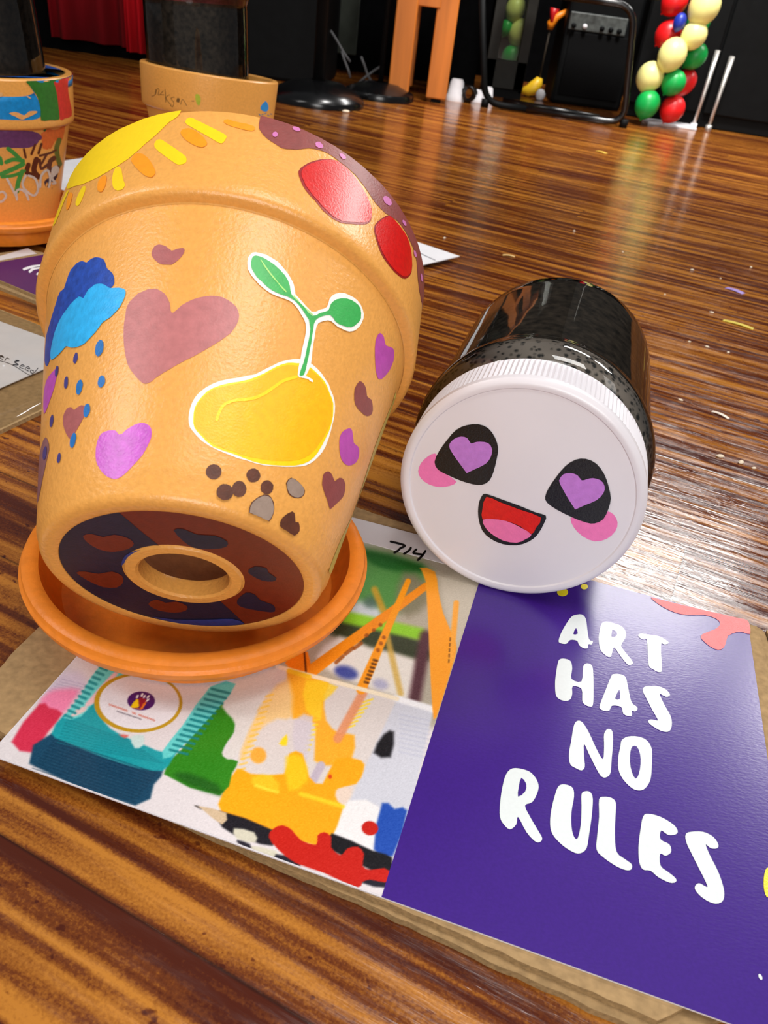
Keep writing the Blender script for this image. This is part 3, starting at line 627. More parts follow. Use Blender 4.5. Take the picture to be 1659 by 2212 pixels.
for p in ([(1295, 225), (1330, 195), (1390, 205), (1460, 260), (1485, 300), (1470, 325), (1420, 328), (1330, 275)], [(945, 410), (980, 375), (1030, 380), (1080, 430), (1115, 500), (1105, 535), (1065, 545), (1000, 500), (950, 440)], [(715, 560), (750, 530), (768, 545), (760, 600), (735, 650), (705, 640), (703, 600)], [(500, 655), (525, 665), (500, 760), (478, 775), (482, 720)]):
    decal(r, S_RIM, Z3(p), ORA, 2)
decal(r, S_RIM, Z4([(10, 140), (40, 130), (120, 150), (220, 175), (235, 195), (215, 212), (120, 195), (30, 165)]), ORA, 1)
decal(r, S_RIM, Z4([(285, 100), (262, 170), (275, 215), (320, 265), (400, 320), (460, 342), (540, 345), (620, 335), (690, 345), (760, 375), (850, 440), (950, 525), (1040, 640), (1100, 730), (1170, 800), (1250, 850), (1310, 930), (1345, 1000), (1385, 1100), (1395, 1200), (1410, 1350), (1440, 1480), (1452, 1460), (1455, 1280), (1446, 1150), (1408, 1010), (1346, 880), (1255, 705), (1125, 552), (955, 400), (755, 262), (505, 158), (350, 105)]), MAUVE_D, 1)
DOT = paint((206, 116, 176), .4, .06)
for c in ((378, 240, 19, 19, 0), (530, 200, 30, 15, 20), (692, 316, 30, 20, 35), (1180, 712, 40, 22, 50), (860, 395, 28, 14, 40), (1300, 870, 24, 10, 62), (1378, 1090, 26, 8, 75), (1425, 1260, 30, 7, 82)): decal(r, S_RIM, Z4(ell(*c)), DOT, 3, 0)
RED, RED_D = paint((212, 18, 14), .3, .12, .6), paint((150, 12, 14), .35, .1)
pa = [(545, 500), (590, 455), (660, 425), (750, 412), (820, 425), (890, 480), (960, 560), (1010, 640), (1060, 740), (1070, 800), (1060, 860), (1010, 882), (920, 878), (850, 870), (790, 840), (720, 780), (660, 710), (600, 640), (560, 570)]
pb = [(1110, 860), (1170, 820), (1210, 825), (1260, 880), (1310, 950), (1340, 1020), (1357, 1120), (1355, 1220), (1325, 1262), (1290, 1265), (1230, 1220), (1160, 1130), (1120, 1050), (1090, 950), (1085, 900)]
for p, dx in ((pa, 9), (pb, 4)):
    c = np.mean(p, 0); decal(r, S_RIM, Z4(p), RED_D, 1); decal(r, S_RIM, Z4([tuple(c + (np.array(v) - c) * .955 + np.array([dx, -4])) for v in p]), RED, 2)
b = pm['body']
decal(b, S_BODY, Z5([(955, 90), (975, 45), (1010, 30), (1060, 45), (1100, 78), (1140, 62), (1180, 58), (1192, 75), (1170, 120), (1120, 165), (1070, 178), (1010, 165), (965, 125)]), MAUVE)
decal(b, S_BODY, Z5([(1090, 500), (1085, 450), (1050, 385), (990, 350), (930, 352), (860, 385), (800, 440), (775, 500), (760, 600), (755, 700), (765, 800), (785, 890), (830, 960), (880, 1015), (920, 1030), (960, 1010), (1000, 975), (1080, 925), (1200, 860), (1330, 790), (1440, 725), (1520, 665), (1565, 600), (1580, 540), (1560, 480), (1500, 430), (1420, 400), (1340, 400), (1250, 425), (1170, 470), (1110, 520)]), paint((186, 112, 112), .4, .10))
NAVY, SKY = paint((30, 72, 168), .4, .25), paint((44, 176, 240), .36, .12)
decal(b, S_BODY, Z5([(200, 690), (225, 600), (240, 550), (270, 450), (300, 370), (330, 345), (350, 280), (380, 210), (420, 165), (460, 148), (490, 158), (530, 130), (575, 122), (615, 140), (630, 180), (640, 205), (675, 235), (690, 280), (680, 330), (640, 350), (580, 350), (530, 380), (480, 430), (430, 430), (380, 480), (320, 550), (270, 650), (245, 760), (225, 860), (205, 900), (190, 860)]), NAVY, 1)
decal(b, S_BODY, Z5([(240, 858), (235, 800), (250, 720), (280, 620), (320, 540), (380, 460), (440, 405), (470, 418), (490, 380), (530, 335), (580, 312), (620, 320), (660, 345), (720, 342), (765, 355), (770, 390), (750, 440), (710, 510), (660, 555), (610, 590), (580, 630), (530, 690), (480, 740), (430, 765), (380, 770), (350, 760), (320, 790), (280, 830)]), SKY, 3)
DROP = paint((36, 112, 184), .4, .12); DROP2 = paint((66, 62, 130), .4, .1)
decal(b, S_BODY, Z5([(290, 905), (272, 1000), (245, 1100), (215, 1180), (185, 1245), (182, 1120), (200, 1010), (240, 950)]), PINK, 1)
decal(b, S_BODY, Z5([(400, 1215), (380, 1195), (350, 1205), (325, 1260), (325, 1320), (345, 1385), (375, 1425), (400, 1395), (440, 1330), (470, 1270), (480, 1230), (478, 1190), (455, 1182), (425, 1195)]), MAUVE, 1)
decal(b, S_BODY, Z5([(195, 1410), (215, 1440), (222, 1500), (200, 1600), (178, 1700), (145, 1860), (120, 1860), (140, 1620), (165, 1480)]), paint((140, 96, 104), .4, .1), 1)
decal(b, S_BODY, Z5(ell(194, 1525, 13, 50, 8)), DROP2, 3, 0)
for c, m in (((585, 775, 29, 60, 12), DROP), ((415, 845, 15, 40, 10), DROP2), ((600, 1015, 25, 44, 10), DROP), ((442, 1055, 22, 55, 10), DROP), ((347, 1020, 14, 45, 8), DROP2), ((495, 1222, 22, 50, 10), DROP), ((397, 1435, 20, 55, 12), DROP), ((243, 1295, 12, 45, 8), DROP2), ((296, 1560, 12, 38, 8), DROP2), ((279, 938, 11, 40, 8), DROP2)):
    decal(b, S_BODY, Z5(ell(*c)), m, 3, 0)
decal(b, S_BODY, Z5([(725, 1395), (700, 1365), (650, 1362), (600, 1385), (570, 1440), (555, 1540), (570, 1610), (610, 1670), (660, 1705), (720, 1708), (770, 1670), (830, 1610), (890, 1540), (940, 1450), (957, 1380), (940, 1330), (890, 1310), (830, 1325), (770, 1365)]), PINK)
# sprouting bean
WHT, BEAN, BEAN_E, GRN, GRN_L = paint((246, 244, 236), .4, .02), paint((252, 186, 18), .36, .06), paint((255, 214, 10), .36, .05), paint((60, 174, 84), .4, .07), paint((170, 226, 120), .4, .05)
decal(b, S_BODY, Z6([(25, 1280), (35, 1210), (70, 1130), (140, 1060), (250, 1010), (380, 985), (500, 960), (580, 920), (660, 880), (730, 858), (810, 852), (880, 870), (940, 920), (1000, 990), (1040, 1070), (1065, 1150), (1068, 1230), (1050, 1330), (1030, 1400), (1000, 1480), (950, 1550), (890, 1600), (820, 1620), (700, 1622), (560, 1612), (440, 1580), (300, 1535), (170, 1475), (80, 1400), (35, 1340)]), WHT, 1)
decal(b, S_BODY, Z6([(445, 190), (450, 130), (480, 95), (530, 95), (620, 130), (700, 200), (760, 290), (780, 350), (785, 390), (830, 440), (900, 515), (960, 500), (1010, 480), (1030, 420), (1070, 385), (1130, 380), (1200, 410), (1250, 460), (1272, 530), (1260, 590), (1220, 640), (1170, 655), (1110, 635), (1060, 600), (1020, 575), (960, 590), (935, 620), (920, 700), (905, 800), (895, 890), (860, 970), (830, 985), (800, 970), (820, 850), (840, 750), (858, 660), (855, 600), (830, 540), (780, 470), (730, 430), (650, 405), (570, 360), (500, 290), (455, 230)]), WHT, 4)
decal(b, S_BODY, Z6([(58, 1280), (70, 1200), (120, 1120), (200, 1060), (320, 1025), (450, 1000), (560, 955), (650, 905), (730, 880), (800, 882), (860, 892), (930, 945), (990, 1010), (1030, 1090), (1055, 1170), (1055, 1260), (1035, 1340), (1000, 1420), (945, 1520), (880, 1585), (780, 1615), (620, 1612), (480, 1585), (350, 1535), (200, 1480), (110, 1400), (65, 1340)]), BEAN_E, 2)
decal(b, S_BODY, Z6([(66, 1280), (78, 1205), (125, 1130), (205, 1072), (320, 1040), (450, 1018), (560, 970), (650, 922), (730, 896), (800, 900), (860, 910), (925, 955), (982, 1018), (1022, 1095), (1046, 1170), (1046, 1260), (1024, 1335), (985, 1410), (925, 1500), (855, 1555), (760, 1582), (620, 1580), (480, 1558), (350, 1520), (205, 1466), (120, 1392), (73, 1340)]), BEAN, 3)
decal(b, S_BODY, Z6(stroke([(225, 1290), (250, 1220), (290, 1175), (370, 1150), (470, 1140), (560, 1105), (640, 1050), (700, 1010), (790, 982)], 22)), BEAN_E, 5, 0)
decal(b, S_BODY, Z6([(470, 190), (475, 140), (500, 118), (560, 135), (640, 185), (710, 260), (745, 330), (755, 395), (800, 440), (850, 490), (905, 545), (960, 525), (1020, 505), (1035, 460), (1080, 425), (1150, 420), (1210, 450), (1245, 490), (1250, 560), (1220, 600), (1180, 625), (1120, 615), (1070, 585), (1030, 540), (970, 550), (925, 580), (910, 640), (895, 740), (875, 840), (855, 930), (840, 970), (812, 968), (840, 880), (865, 780), (885, 680), (885, 600), (865, 550), (810, 470), (750, 420), (700, 400), (620, 365), (540, 300), (490, 240)]), GRN, 6)
decal(b, S_BODY, Z6(stroke([(540, 150), (600, 240), (715, 375)], 9)), GRN_L, 7, 0)
decal(b, S_BODY, Z6(stroke([(770, 405), (830, 470), (905, 540)], 6)), GRN_L, 7, 0)
decal(b, S_BODY, Z6(stroke([(830, 982), (870, 990), (900, 1012)], 16)), WHT, 6, 0)
BRN, GRY = paint((92, 48, 30), .5, .2), paint((152, 130, 116), .5, .08)
for c in ((203, 1660, 56, 54), (283, 1805, 60, 58), (385, 1783, 52, 58), (486, 1685, 50, 50), (583, 1770, 46, 50)): decal(b, S_BODY, Z6(ell(*c, 0, 14)), BRN, 1, 1)
gA, gB = [(460, 1950), (480, 1880), (560, 1830), (610, 1850), (630, 1920), (610, 1990), (560, 2030), (520, 2035), (470, 1990)], [(725, 1740), (760, 1705), (810, 1735), (850, 1790), (830, 1835), (780, 1840), (740, 1810)]
for g in (gA, gB):
    c = np.mean(g, 0); decal(b, S_BODY, Z6([tuple(c + (np.array(v) - c) * 1.08) for v in g]), BRN, 1); decal(b, S_BODY, Z6(g), GRY, 2)
decal(b, S_BODY, Z6([(765, 1940), (785, 1980), (785, 2020), (810, 2020), (815, 2080), (790, 2110), (740, 2122), (690, 2100), (675, 2050), (690, 1990)]), BRN)
MAG = paint((186, 74, 170), .4, .08)
decal(b, S_BODY, Z6([(1395, 662), (1420, 690), (1435, 750), (1470, 762), (1495, 790), (1490, 860), (1460, 930), (1420, 980), (1390, 992), (1370, 970), (1360, 880), (1357, 760), (1370, 690)]), MAG)
decal(b, S_BODY, Z6([(1245, 1008), (1275, 1025), (1295, 1070), (1300, 1115), (1330, 1140), (1342, 1190), (1335, 1240), (1300, 1258), (1260, 1230), (1220, 1185), (1208, 1140), (1212, 1060)]), MAUVE_D)
decal(b, S_BODY, Z6([(1170, 1345), (1195, 1365), (1205, 1450), (1235, 1475), (1245, 1530), (1220, 1590), (1170, 1612), (1130, 1590), (1105, 1530), (1100, 1440), (1120, 1375)]), MAG)
decal(b, S_BODY, Z6([(1020, 1653), (1050, 1680), (1068, 1725), (1100, 1700), (1135, 1715), (1145, 1780), (1125, 1840), (1075, 1890), (1035, 1925), (1020, 1880), (1000, 1820), (978, 1750), (985, 1680)]), MAUVE_D)
decal(b, S_BODY, Z6b([(742, 985), (715, 1075), (660, 1205), (585, 1400), (505, 1650), (430, 1880), (345, 2060), (290, 2190), (240, 2330), (275, 2330), (330, 2200), (420, 2010), (470, 1880), (560, 1640), (640, 1400), (705, 1210), (748, 1080)]), paint((196, 172, 78), .4, .1), 1)
# painted underside
d = pm['base']
RB, NB = paint((112, 38, 18), .45, .1), paint((26, 28, 50), .45, .18)
def ring(mb, S, m, r0, r1, a0, a1, z):
    n = 80; vs = []; fs = []
    for i in range(n + 1):
        a = a0 + (a1 - a0) * i / n
        for k in range(5): rr = r0 + (r1 - r0) * k / 4; vs.append((rr * math.cos(a), rr * math.sin(a), z))
    for i in range(n):
        for k in range(4): p = i * 5 + k; fs.append((p, p + 1, p + 6, p + 5))
    mb.add(vs, fs, m)
ring(d, None, RB, R_RING + .0009, 0.0598, 0, 2 * math.pi, 0.00105)
# navy half: from photo boundary points, kept between the two rings
def base_poly(px_in, px_out):
    a = S_BASE.to2(Z7([px_in[0]])); 
nv_a = S_BASE.to2(Z7([(505, 190), (560, 230), (630, 285), (620, 297)])); nv_b = S_BASE.to2(Z7([(905, 535), (960, 585), (1015, 637)]))
an = lambda p: math.atan2(p[1], p[0])
i0, o0, i1, o1 = an(nv_a[3]), an(nv_a[0]), an(nv_b[0]), an(nv_b[2])
lp = []
span_o = (o1 - o0) % (2 * math.pi); span_i = (i1 - i0) % (2 * math.pi)
left = an(S_BASE.to2(Z7([(180, 360)]))[0])
if (left - o0) % (2 * math.pi) > span_o: span_o -= 2 * math.pi; span_i -= 2 * math.pi
for t in np.linspace(0, 1, 60): lp.append((0.0598 * math.cos(o0 + span_o * t), 0.0598 * math.sin(o0 + span_o * t)))
for p in nv_b[1:2]: lp.append(tuple(p))
for t in np.linspace(1, 0, 50): lp.append(((R_RING + .001) * math.cos(i0 + span_i * t), (R_RING + .001) * math.sin(i0 + span_i * t)))
for p in nv_a[2:0:-1]: lp.append(tuple(p))
v, f = fill2d(lp, None)
P = S_BASE.to3(v, 0.00028); d.add(P, f, NB, True)
for p in ([(695, 215), (740, 210), (800, 235), (880, 240), (935, 265), (930, 290), (870, 300), (790, 295), (740, 265)], [(1030, 395), (1060, 378), (1110, 385), (1120, 405), (1155, 430), (1140, 445), (1090, 440), (1040, 415)], [(980, 530), (1020, 495), (1060, 505), (1085, 530), (1140, 550), (1150, 575), (1130, 583), (1040, 570), (990, 555)]): decal(d, S_BASE, Z7(p), NB, 3, 1, None)
for p in ([(290, 240), (330, 232), (380, 245), (430, 235), (490, 250), (518, 275), (490, 300), (420, 312), (360, 300), (310, 270)], [(260, 405), (300, 400), (360, 410), (420, 400), (465, 420), (468, 450), (440, 472), (380, 470), (310, 440)], [(585, 540), (620, 525), (660, 540), (710, 535), (755, 555), (750, 575), (700, 585), (630, 575), (590, 555)]): decal(d, S_BASE, Z7(p), RB, 3, 1, None)
BLU = paint((34, 58, 128), .42, .2)
decal(d, S_BASE, Z7([(470, 340), (500, 315), (560, 300), (625, 288), (600, 300), (540, 318), (490, 345), (462, 375)]), BLU, 4, 1, None)
decal(d, S_BASE, Z7([(600, 602), (700, 615), (850, 615), (960, 612), (1010, 632), (960, 640), (850, 642), (720, 632)]), BLU, 4, 1, None)
for nm in ('body', 'rim', 'base'): pm[nm].build(nm, pot)

# ------------------------------------------------------------------ soil jars
def ribbed_lid(root, m, rr=0.0753, depth=0.032, n=150):
    b = MB()
    b.lathe([(0, 0.0), (0.066, 0.0), (0.0685, 0.0001), (0.0692, -0.0009), (0.0712, -0.0014), (0.0732, -0.0008), (rr - .0002, 0.0012), (rr, 0.0034), (rr, 0.0052)], m, n)
    vs = []; fs = []; nn = n * 2; zs = (0.0052, 0.0066, depth - 0.002, depth)
    for i in range(nn):
        a = 2 * math.pi * i / nn; ro = rr - (0.0 if i % 2 else 0.0009)
        for k, z in enumerate(zs):
            r = rr if k in (0, 3) else ro
            vs.append((r * math.cos(a), r * math.sin(a), z))
    for i in range(nn):
        j = (i + 1) % nn
        for k in range(3): fs.append((i * 4 + k, j * 4 + k, j * 4 + k + 1, i * 4 + k + 1))
    b.add(vs, fs, m, False)
    b.lathe([(rr, depth), (0.069, depth + .0006)], m, n)
    return b
def jar_shell(root, k=1.0, n=120):
    b = MB(); P = [(0.0690, 0.030), (0.0700, 0.0345), (0.0745, 0.038), (0.0785, 0.045), (0.0800, 0.053), (0.0800, 0.060), (0.0788, 0.066), (0.0768, 0.070), (0.0770, 0.076), (0.0773, 0.10), (0.0774, 0.200), (0.0772, 0.218), (0.0757, 0.2255), (0.0725, 0.2305), (0.066, 0.2330), (0.05, 0.2318), (0.0, 0.2312)]
    b.lathe([(r * k, z * k) for r, z in P], M_CLEAR, n); return b
def jar_soil(root, k=1.0, n=90, fogged=True, mist=None):
    b = MB(); i = 0.0016
    A = [(0.0, 0.036), (0.066, 0.036), (0.0730, 0.039), (0.0768, 0.046), (0.0783, 0.053), (0.0783, 0.060), (0.0770, 0.066), (0.0752, 0.070)]
    B = [(0.0752, 0.070), (0.0754, 0.076), (0.0757, 0.10), (0.0757, 0.200), (0.0754, 0.217), (0.0737, 0.2240), (0.0700, 0.2285), (0.05, 0.2298), (0.0, 0.2294)]
    b.lathe([(r * k, z * k) for r, z in A], (mist or M_MIST) if fogged else M_SOIL, n); b.lathe([(r * k, z * k) for r, z in B], M_SOIL, n); return b
azj, elj = 0.2067, -0.0300
AJ = np.array([math.sin(azj) * math.cos(elj), math.cos(azj) * math.cos(elj), math.sin(elj)])
RJ = frame_from_axis(AJ); OJ = Vector((0.0802, 0.4106, 0.0853)); MJ = Matrix.Translation(OJ) @ RJ.to_4x4()
jar = thing('soil_jar', 'clear jar of dark soil lying on its side, white lid with a smiling face', 'jar', OJ, RJ, 'jars of soil')
S_LID = PlaneS(np.array(OJ), np.array(RJ.col[0]), -np.array(RJ.col[1]), MJ.inverted())
lid = ribbed_lid(jar, M_WHITE); J1 = crop(840, 560, .3737)
BLK, LIL, BLUSH, LRED, TNG = paint((10, 9, 10), .3, .1), paint((190, 122, 208), .4, .07), paint((240, 122, 184), .4, .05), paint((216, 28, 16), .38, .1), paint((236, 118, 172), .4, .05)
for p, m, l in (([(170, 1225), (185, 1180), (225, 1140), (268, 1122), (290, 1160), (300, 1200), (330, 1240), (392, 1285), (350, 1310), (290, 1316), (230, 1300), (185, 1265)], BLUSH, 1),
    ([(1050, 1495), (1100, 1490), (1180, 1490), (1230, 1470), (1260, 1455), (1300, 1475), (1322, 1520), (1310, 1570), (1260, 1615), (1190, 1630), (1120, 1600), (1070, 1550)], BLUSH, 1),
    ([(265, 1170), (290, 1110), (340, 1040), (390, 985), (450, 958), (520, 953), (575, 975), (615, 1030), (632, 1090), (625, 1150), (605, 1230), (580, 1280), (540, 1302), (490, 1300), (420, 1280), (340, 1245), (285, 1215)], BLK, 3),
    ([(905, 1370), (925, 1320), (970, 1255), (1020, 1195), (1080, 1157), (1140, 1152), (1200, 1180), (1245, 1240), (1270, 1310), (1283, 1380), (1270, 1440), (1240, 1500), (1190, 1525), (1140, 1520), (1060, 1490), (970, 1445), (915, 1405)], BLK, 3),
    ([(475, 1062), (455, 1032), (420, 1022), (380, 1035), (352, 1065), (355, 1095), (390, 1150), (440, 1218), (450, 1232), (460, 1229), (500, 1210), (560, 1180), (590, 1140), (598, 1095), (575, 1060), (530, 1052), (500, 1055)], LIL, 5),
    ([(1115, 1275), (1090, 1245), (1050, 1233), (1010, 1240), (985, 1275), (1000, 1315), (1040, 1385), (1070, 1432), (1078, 1442), (1090, 1438), (1130, 1420), (1200, 1390), (1240, 1350), (1248, 1310), (1225, 1275), (1180, 1262), (1145, 1268)], LIL, 5),
    ([(525, 1395), (545, 1358), (575, 1358), (650, 1385), (760, 1425), (850, 1462), (908, 1480), (900, 1520), (860, 1590), (810, 1630), (740, 1652), (660, 1645), (590, 1615), (540, 1565), (518, 1490), (518, 1430)], BLK, 3),
    ([(565, 1370), (640, 1400), (760, 1445), (880, 1490), (850, 1550), (825, 1585), (760, 1540), (680, 1510), (600, 1498), (542, 1500), (542, 1440)], LRED, 5),
    ([(545, 1502), (600, 1498), (680, 1510), (760, 1545), (825, 1588), (790, 1615), (740, 1635), (660, 1622), (590, 1580), (555, 1540)], TNG, 6)):
    decal(lid, S_LID, J1(p), m, l, 1, None)
lid.build('lid', jar); jar_shell(jar).build('jar_body', jar); jar_soil(jar).build('soil', jar)
JARK = 0.90
def standing_jar(x, y, zbase, label, tilt=(0, 0), fogged=True, mist=None):
    R = Matrix.Rotation(math.radians(tilt[0]), 3, 'X') @ Matrix.Rotation(math.radians(tilt[1]), 3, 'Y') @ Matrix.Rotation(math.pi, 3, 'X')
    o = Vector((x, y, zbase)) - R @ Vector((0, 0, 0.2312 * JARK))
    j = thing('soil_jar', label, 'jar', o, R, 'jars of soil')
    l = ribbed_lid(j, M_WHITE); l.v = [(a * JARK, b_ * JARK, c * JARK) for a, b_, c in l.v]; l.build('lid', j)
    jar_shell(j, JARK).build('jar_body', j); jar_soil(j, JARK, fogged=fogged, mist=mist).build('soil', j); return j

# ------------------------------------------------------------------ pots behind
K2 = 0.822
def upright_pot(x, y, z0, label, deco, R=None):
    root = thing('flower_pot', label, 'flower pot', (x, y, z0), R, 'painted terracotta pots')
    Mw = Matrix.Translation((x, y, z0)) @ (R.to_4x4() if R is not None else Matrix.Identity(4)); pm = pot_parts(root, K2, n=110)
    q = lambda pr: [(s * K2, r * K2) for s, r in pr]
    Sb = ConeS(Mw, q([(0.004, PR0), (PS1, PR1)]), 0.006); Sr = ConeS(Mw, q([(PS1 + .004, PRC), (PS1 + .010, PRC + .0004), (PS2 - .001, PRT)]), 0.006)
    deco(pm, Sb, Sr)
    for nm in ('body', 'rim', 'base'): pm[nm].build(nm, root)
    return root
QA = crop(0, 0, .14467); QB = crop(0, 240, .14467); QC = crop(260, 0, .2411)
def deco_back(pm, Sb, Sr):
    pen = paint((120, 84, 40), .5, .1); r = pm['rim']
    for p in ([(285, 862), (312, 850), (318, 800)], [(318, 845), (330, 800), (348, 800), (340, 850), (360, 845)], [(385, 815), (362, 845), (392, 850)], [(402, 800), (408, 915)], [(440, 850), (410, 880), (455, 940)], [(485, 870), (455, 880), (480, 920), (470, 955), (450, 945)], [(515, 880), (505, 905), (525, 915), (530, 885), (515, 880)], [(540, 935), (560, 890), (595, 945)], [(640, 905), (660, 905)]):
        decal(r, Sr, QC(stroke(p, 5)), pen, 1, 0)
    decal(r, Sr, QC([(672, 850), (700, 845), (720, 880), (715, 930), (700, 945), (680, 915)]), paint((170, 178, 40), .5, .1), 1)
    decal(r, Sr, QC([(1300, 905), (1325, 950), (1320, 990), (1295, 1000), (1262, 985), (1255, 955)]), paint((40, 140, 210), .4, .05), 1)
    for k in range(5): decal(r, Sr, QC(stroke([(1240 + k * 26, 1020 + (k % 2) * 10), (1252 + k * 26, 1035 - (k % 3) * 12)], 7)), paint((90, 120, 150), .4, .05), 1, 0)
def deco_left(pm, Sb, Sr):
    r, b = pm['rim'], pm['body']
    BL, BL2, GR, RD, PU, BRn, DG, WT, OG, DP, DR = [paint(c, .4, .14) for c in ((10, 130, 196), (22, 84, 170), (44, 112, 36), (204, 46, 42), (104, 58, 104), (92, 40, 22), (40, 96, 40), (206, 196, 186), (222, 112, 52), (48, 18, 48), (134, 22, 20))]
    GR2 = paint((66, 146, 62), .4, .12); OL = paint((96, 110, 44), .4, .15)
    decal(r, Sr, QA([(-400, 1000), (0, 1000), (130, 1000), (250, 1080), (380, 1200), (500, 1370), (570, 1500), (600, 1640), (600, 1740), (480, 1790), (200, 1790), (0, 1780), (-400, 1770)]), BL, 1)
    decal(r, Sr, QA([(-300, 930), (60, 930), (200, 945), (330, 1000), (240, 1060), (100, 1010), (-300, 1010)]), BL2, 2)
    decal(r, Sr, QA([(330, 950), (450, 950), (560, 965), (690, 1040), (760, 1150), (820, 1300), (850, 1450), (880, 1700), (870, 1785), (740, 1790), (610, 1795), (600, 1640), (560, 1460), (490, 1350), (380, 1220), (180, 1110), (260, 1040)]), GR, 3)
    decal(r, Sr, QA([(690, 1040), (800, 1020), (980, 1030), (1000, 1150), (1020, 1400), (1060, 1600), (1065, 1730), (960, 1770), (890, 1780), (860, 1500), (820, 1290), (760, 1150)]), RD, 2)
    decal(r, Sr, QA([(130, 1690), (220, 1670), (290, 1690), (360, 1720), (430, 1660), (550, 1660), (520, 1700), (390, 1760), (320, 1785), (230, 1740)]), paint((224, 160, 92), .5, .1), 4)
    for c in ((10, 1410, 30, 34), (425, 1450, 34, 10, 30), (215, 1020, 32, 20, 20), (505, 1035, 24, 22)): decal(r, Sr, QA(ell(*c)), paint((224, 172, 110), .5, .1), 5, 0)
    decal(b, Sb, QB([(-300, 60), (0, 100), (240, 120), (330, 150), (440, 170), (460, 230), (420, 265), (200, 260), (-300, 250)]), BL, 1)
    decal(b, Sb, QB([(-300, 270), (0, 270), (250, 285), (480, 300), (600, 350), (620, 410), (580, 440), (540, 500), (420, 545), (200, 550), (-300, 540)]), PU, 2)
    decal(b, Sb, QB([(640, 240), (940, 200), (930, 420), (820, 440), (760, 560), (640, 560), (620, 440)]), paint((214, 104, 40), .5, .12), 1)
    decal(b, Sb, QB([(620, 215), (655, 215), (680, 270), (670, 305), (640, 290)]), DG, 3)
    for p, w, m in (([(120, 560), (200, 620), (280, 700), (340, 760)], 60, GR2), ([(90, 760), (200, 720), (340, 740)], 60, GR2), ([(20, 940), (200, 860), (340, 790)], 70, GR2), ([(30, 980), (200, 960), (360, 890)], 50, GR2), ([(330, 900), (270, 1060), (250, 1200)], 70, GR2), ([(0, 700), (20, 780)], 60, GR2),
        ([(355, 570), (380, 690)], 34, BRn), ([(520, 500), (465, 640)], 34, BRn), ([(615, 490), (570, 630)], 34, BRn), ([(590, 665), (740, 625), (830, 580)], 32, BRn), ([(690, 650), (620, 780)], 32, BRn), ([(420, 800), (400, 920), (520, 960)], 70, BRn), ([(540, 720), (500, 880), (570, 980)], 80, BRn), ([(590, 730), (610, 860), (700, 800)], 40, BRn), ([(800, 700), (740, 760), (740, 880), (860, 840)], 70, BRn), ([(840, 860), (800, 1000), (690, 1060), (760, 1180)], 70, DP),
        ([(880, 430), (840, 560), (860, 700), (890, 790)], 70, OL), ([(840, 1150), (740, 1260), (650, 1420)], 90, DR), ([(800, 1300), (760, 1480), (740, 1600)], 60, DR), ([(60, 1280), (300, 1300), (600, 1310)], 40, DG), ([(600, 1300), (590, 1420), (440, 1470), (200, 1450), (0, 1390)], 44, DG), ([(60, 1370), (250, 1400), (540, 1360)], 60, OG), ([(150, 1415), (350, 1430), (570, 1400)], 30, WT), ([(0, 1480), (200, 1490), (380, 1500)], 40, PU), ([(40, 1580), (200, 1610), (400, 1560), (520, 1600)], 60, DP), ([(600, 1540), (680, 1570)], 50, DG)):
        decal(b, Sb, QB(stroke(p, w)), m, 3, 0)
    for p in ([(-60, 1240), (40, 1200), (90, 1270), (20, 1350), (-60, 1330)], [(105, 1010), (170, 1130), (250, 1290)], [(250, 1320), (240, 1200), (300, 1165), (380, 1220), (420, 1320)], [(380, 960), (330, 1080), (380, 1180), (500, 1260), (560, 1160), (520, 1010), (420, 960)], [(590, 1130), (610, 960), (700, 880), (740, 1000), (720, 1130)], [(770, 980), (850, 900), (840, 830), (780, 860), (770, 1000), (820, 1070), (780, 1080)]):
        decal(b, Sb, QB(stroke(p, 34)), WT, 6, 0)
XB, YB = -0.3330, 1.2303
tag(saucer_mesh(K2, 90).build('saucer', None, (XB + .006, YB + .008, 0.0085)), 'terracotta saucer under the pot with the pencilled name', 'saucer')
upright_pot(XB, YB, 0.0170, 'upright terracotta pot with a pencilled name, black soil jar standing in it, at top left', deco_back, Matrix.Rotation(-.068, 3, 'X') @ Matrix.Rotation(.036, 3, 'Y'))
b = MB(); b.box((XB + .006, YB, .0042), (.26, .20, .0084), M_CARDB); tag(b.build('cardboard_sheet'), 'cardboard sheet under the pot with the pencilled name', 'cardboard')
standing_jar(XB - 0.008, YB + 0.012, 0.128, 'tall soil jar with a pinkish top layer, standing in the pot with the pencilled name', (-2, -2.5), True, mat('pink_top_soil', (120, 58, 62), .9, .2, noise=(70, .7), bump=(120, .6)))
XL, YL = -0.5366, 1.0244
tag(saucer_mesh(1.0, 90).build('saucer', None, (XL, YL - 0.012, 0.0085)), 'terracotta saucer on a purple card at the left edge, under the scribbled pot', 'saucer')
upright_pot(XL, YL, 0.0150, 'terracotta pot covered in blue, green and brown scribbles, at the left edge', deco_left)
standing_jar(XL + 0.000, YL, 0.128, 'dark soil jar standing in the scribbled pot, cut off by the left edge', (0, -4), False)

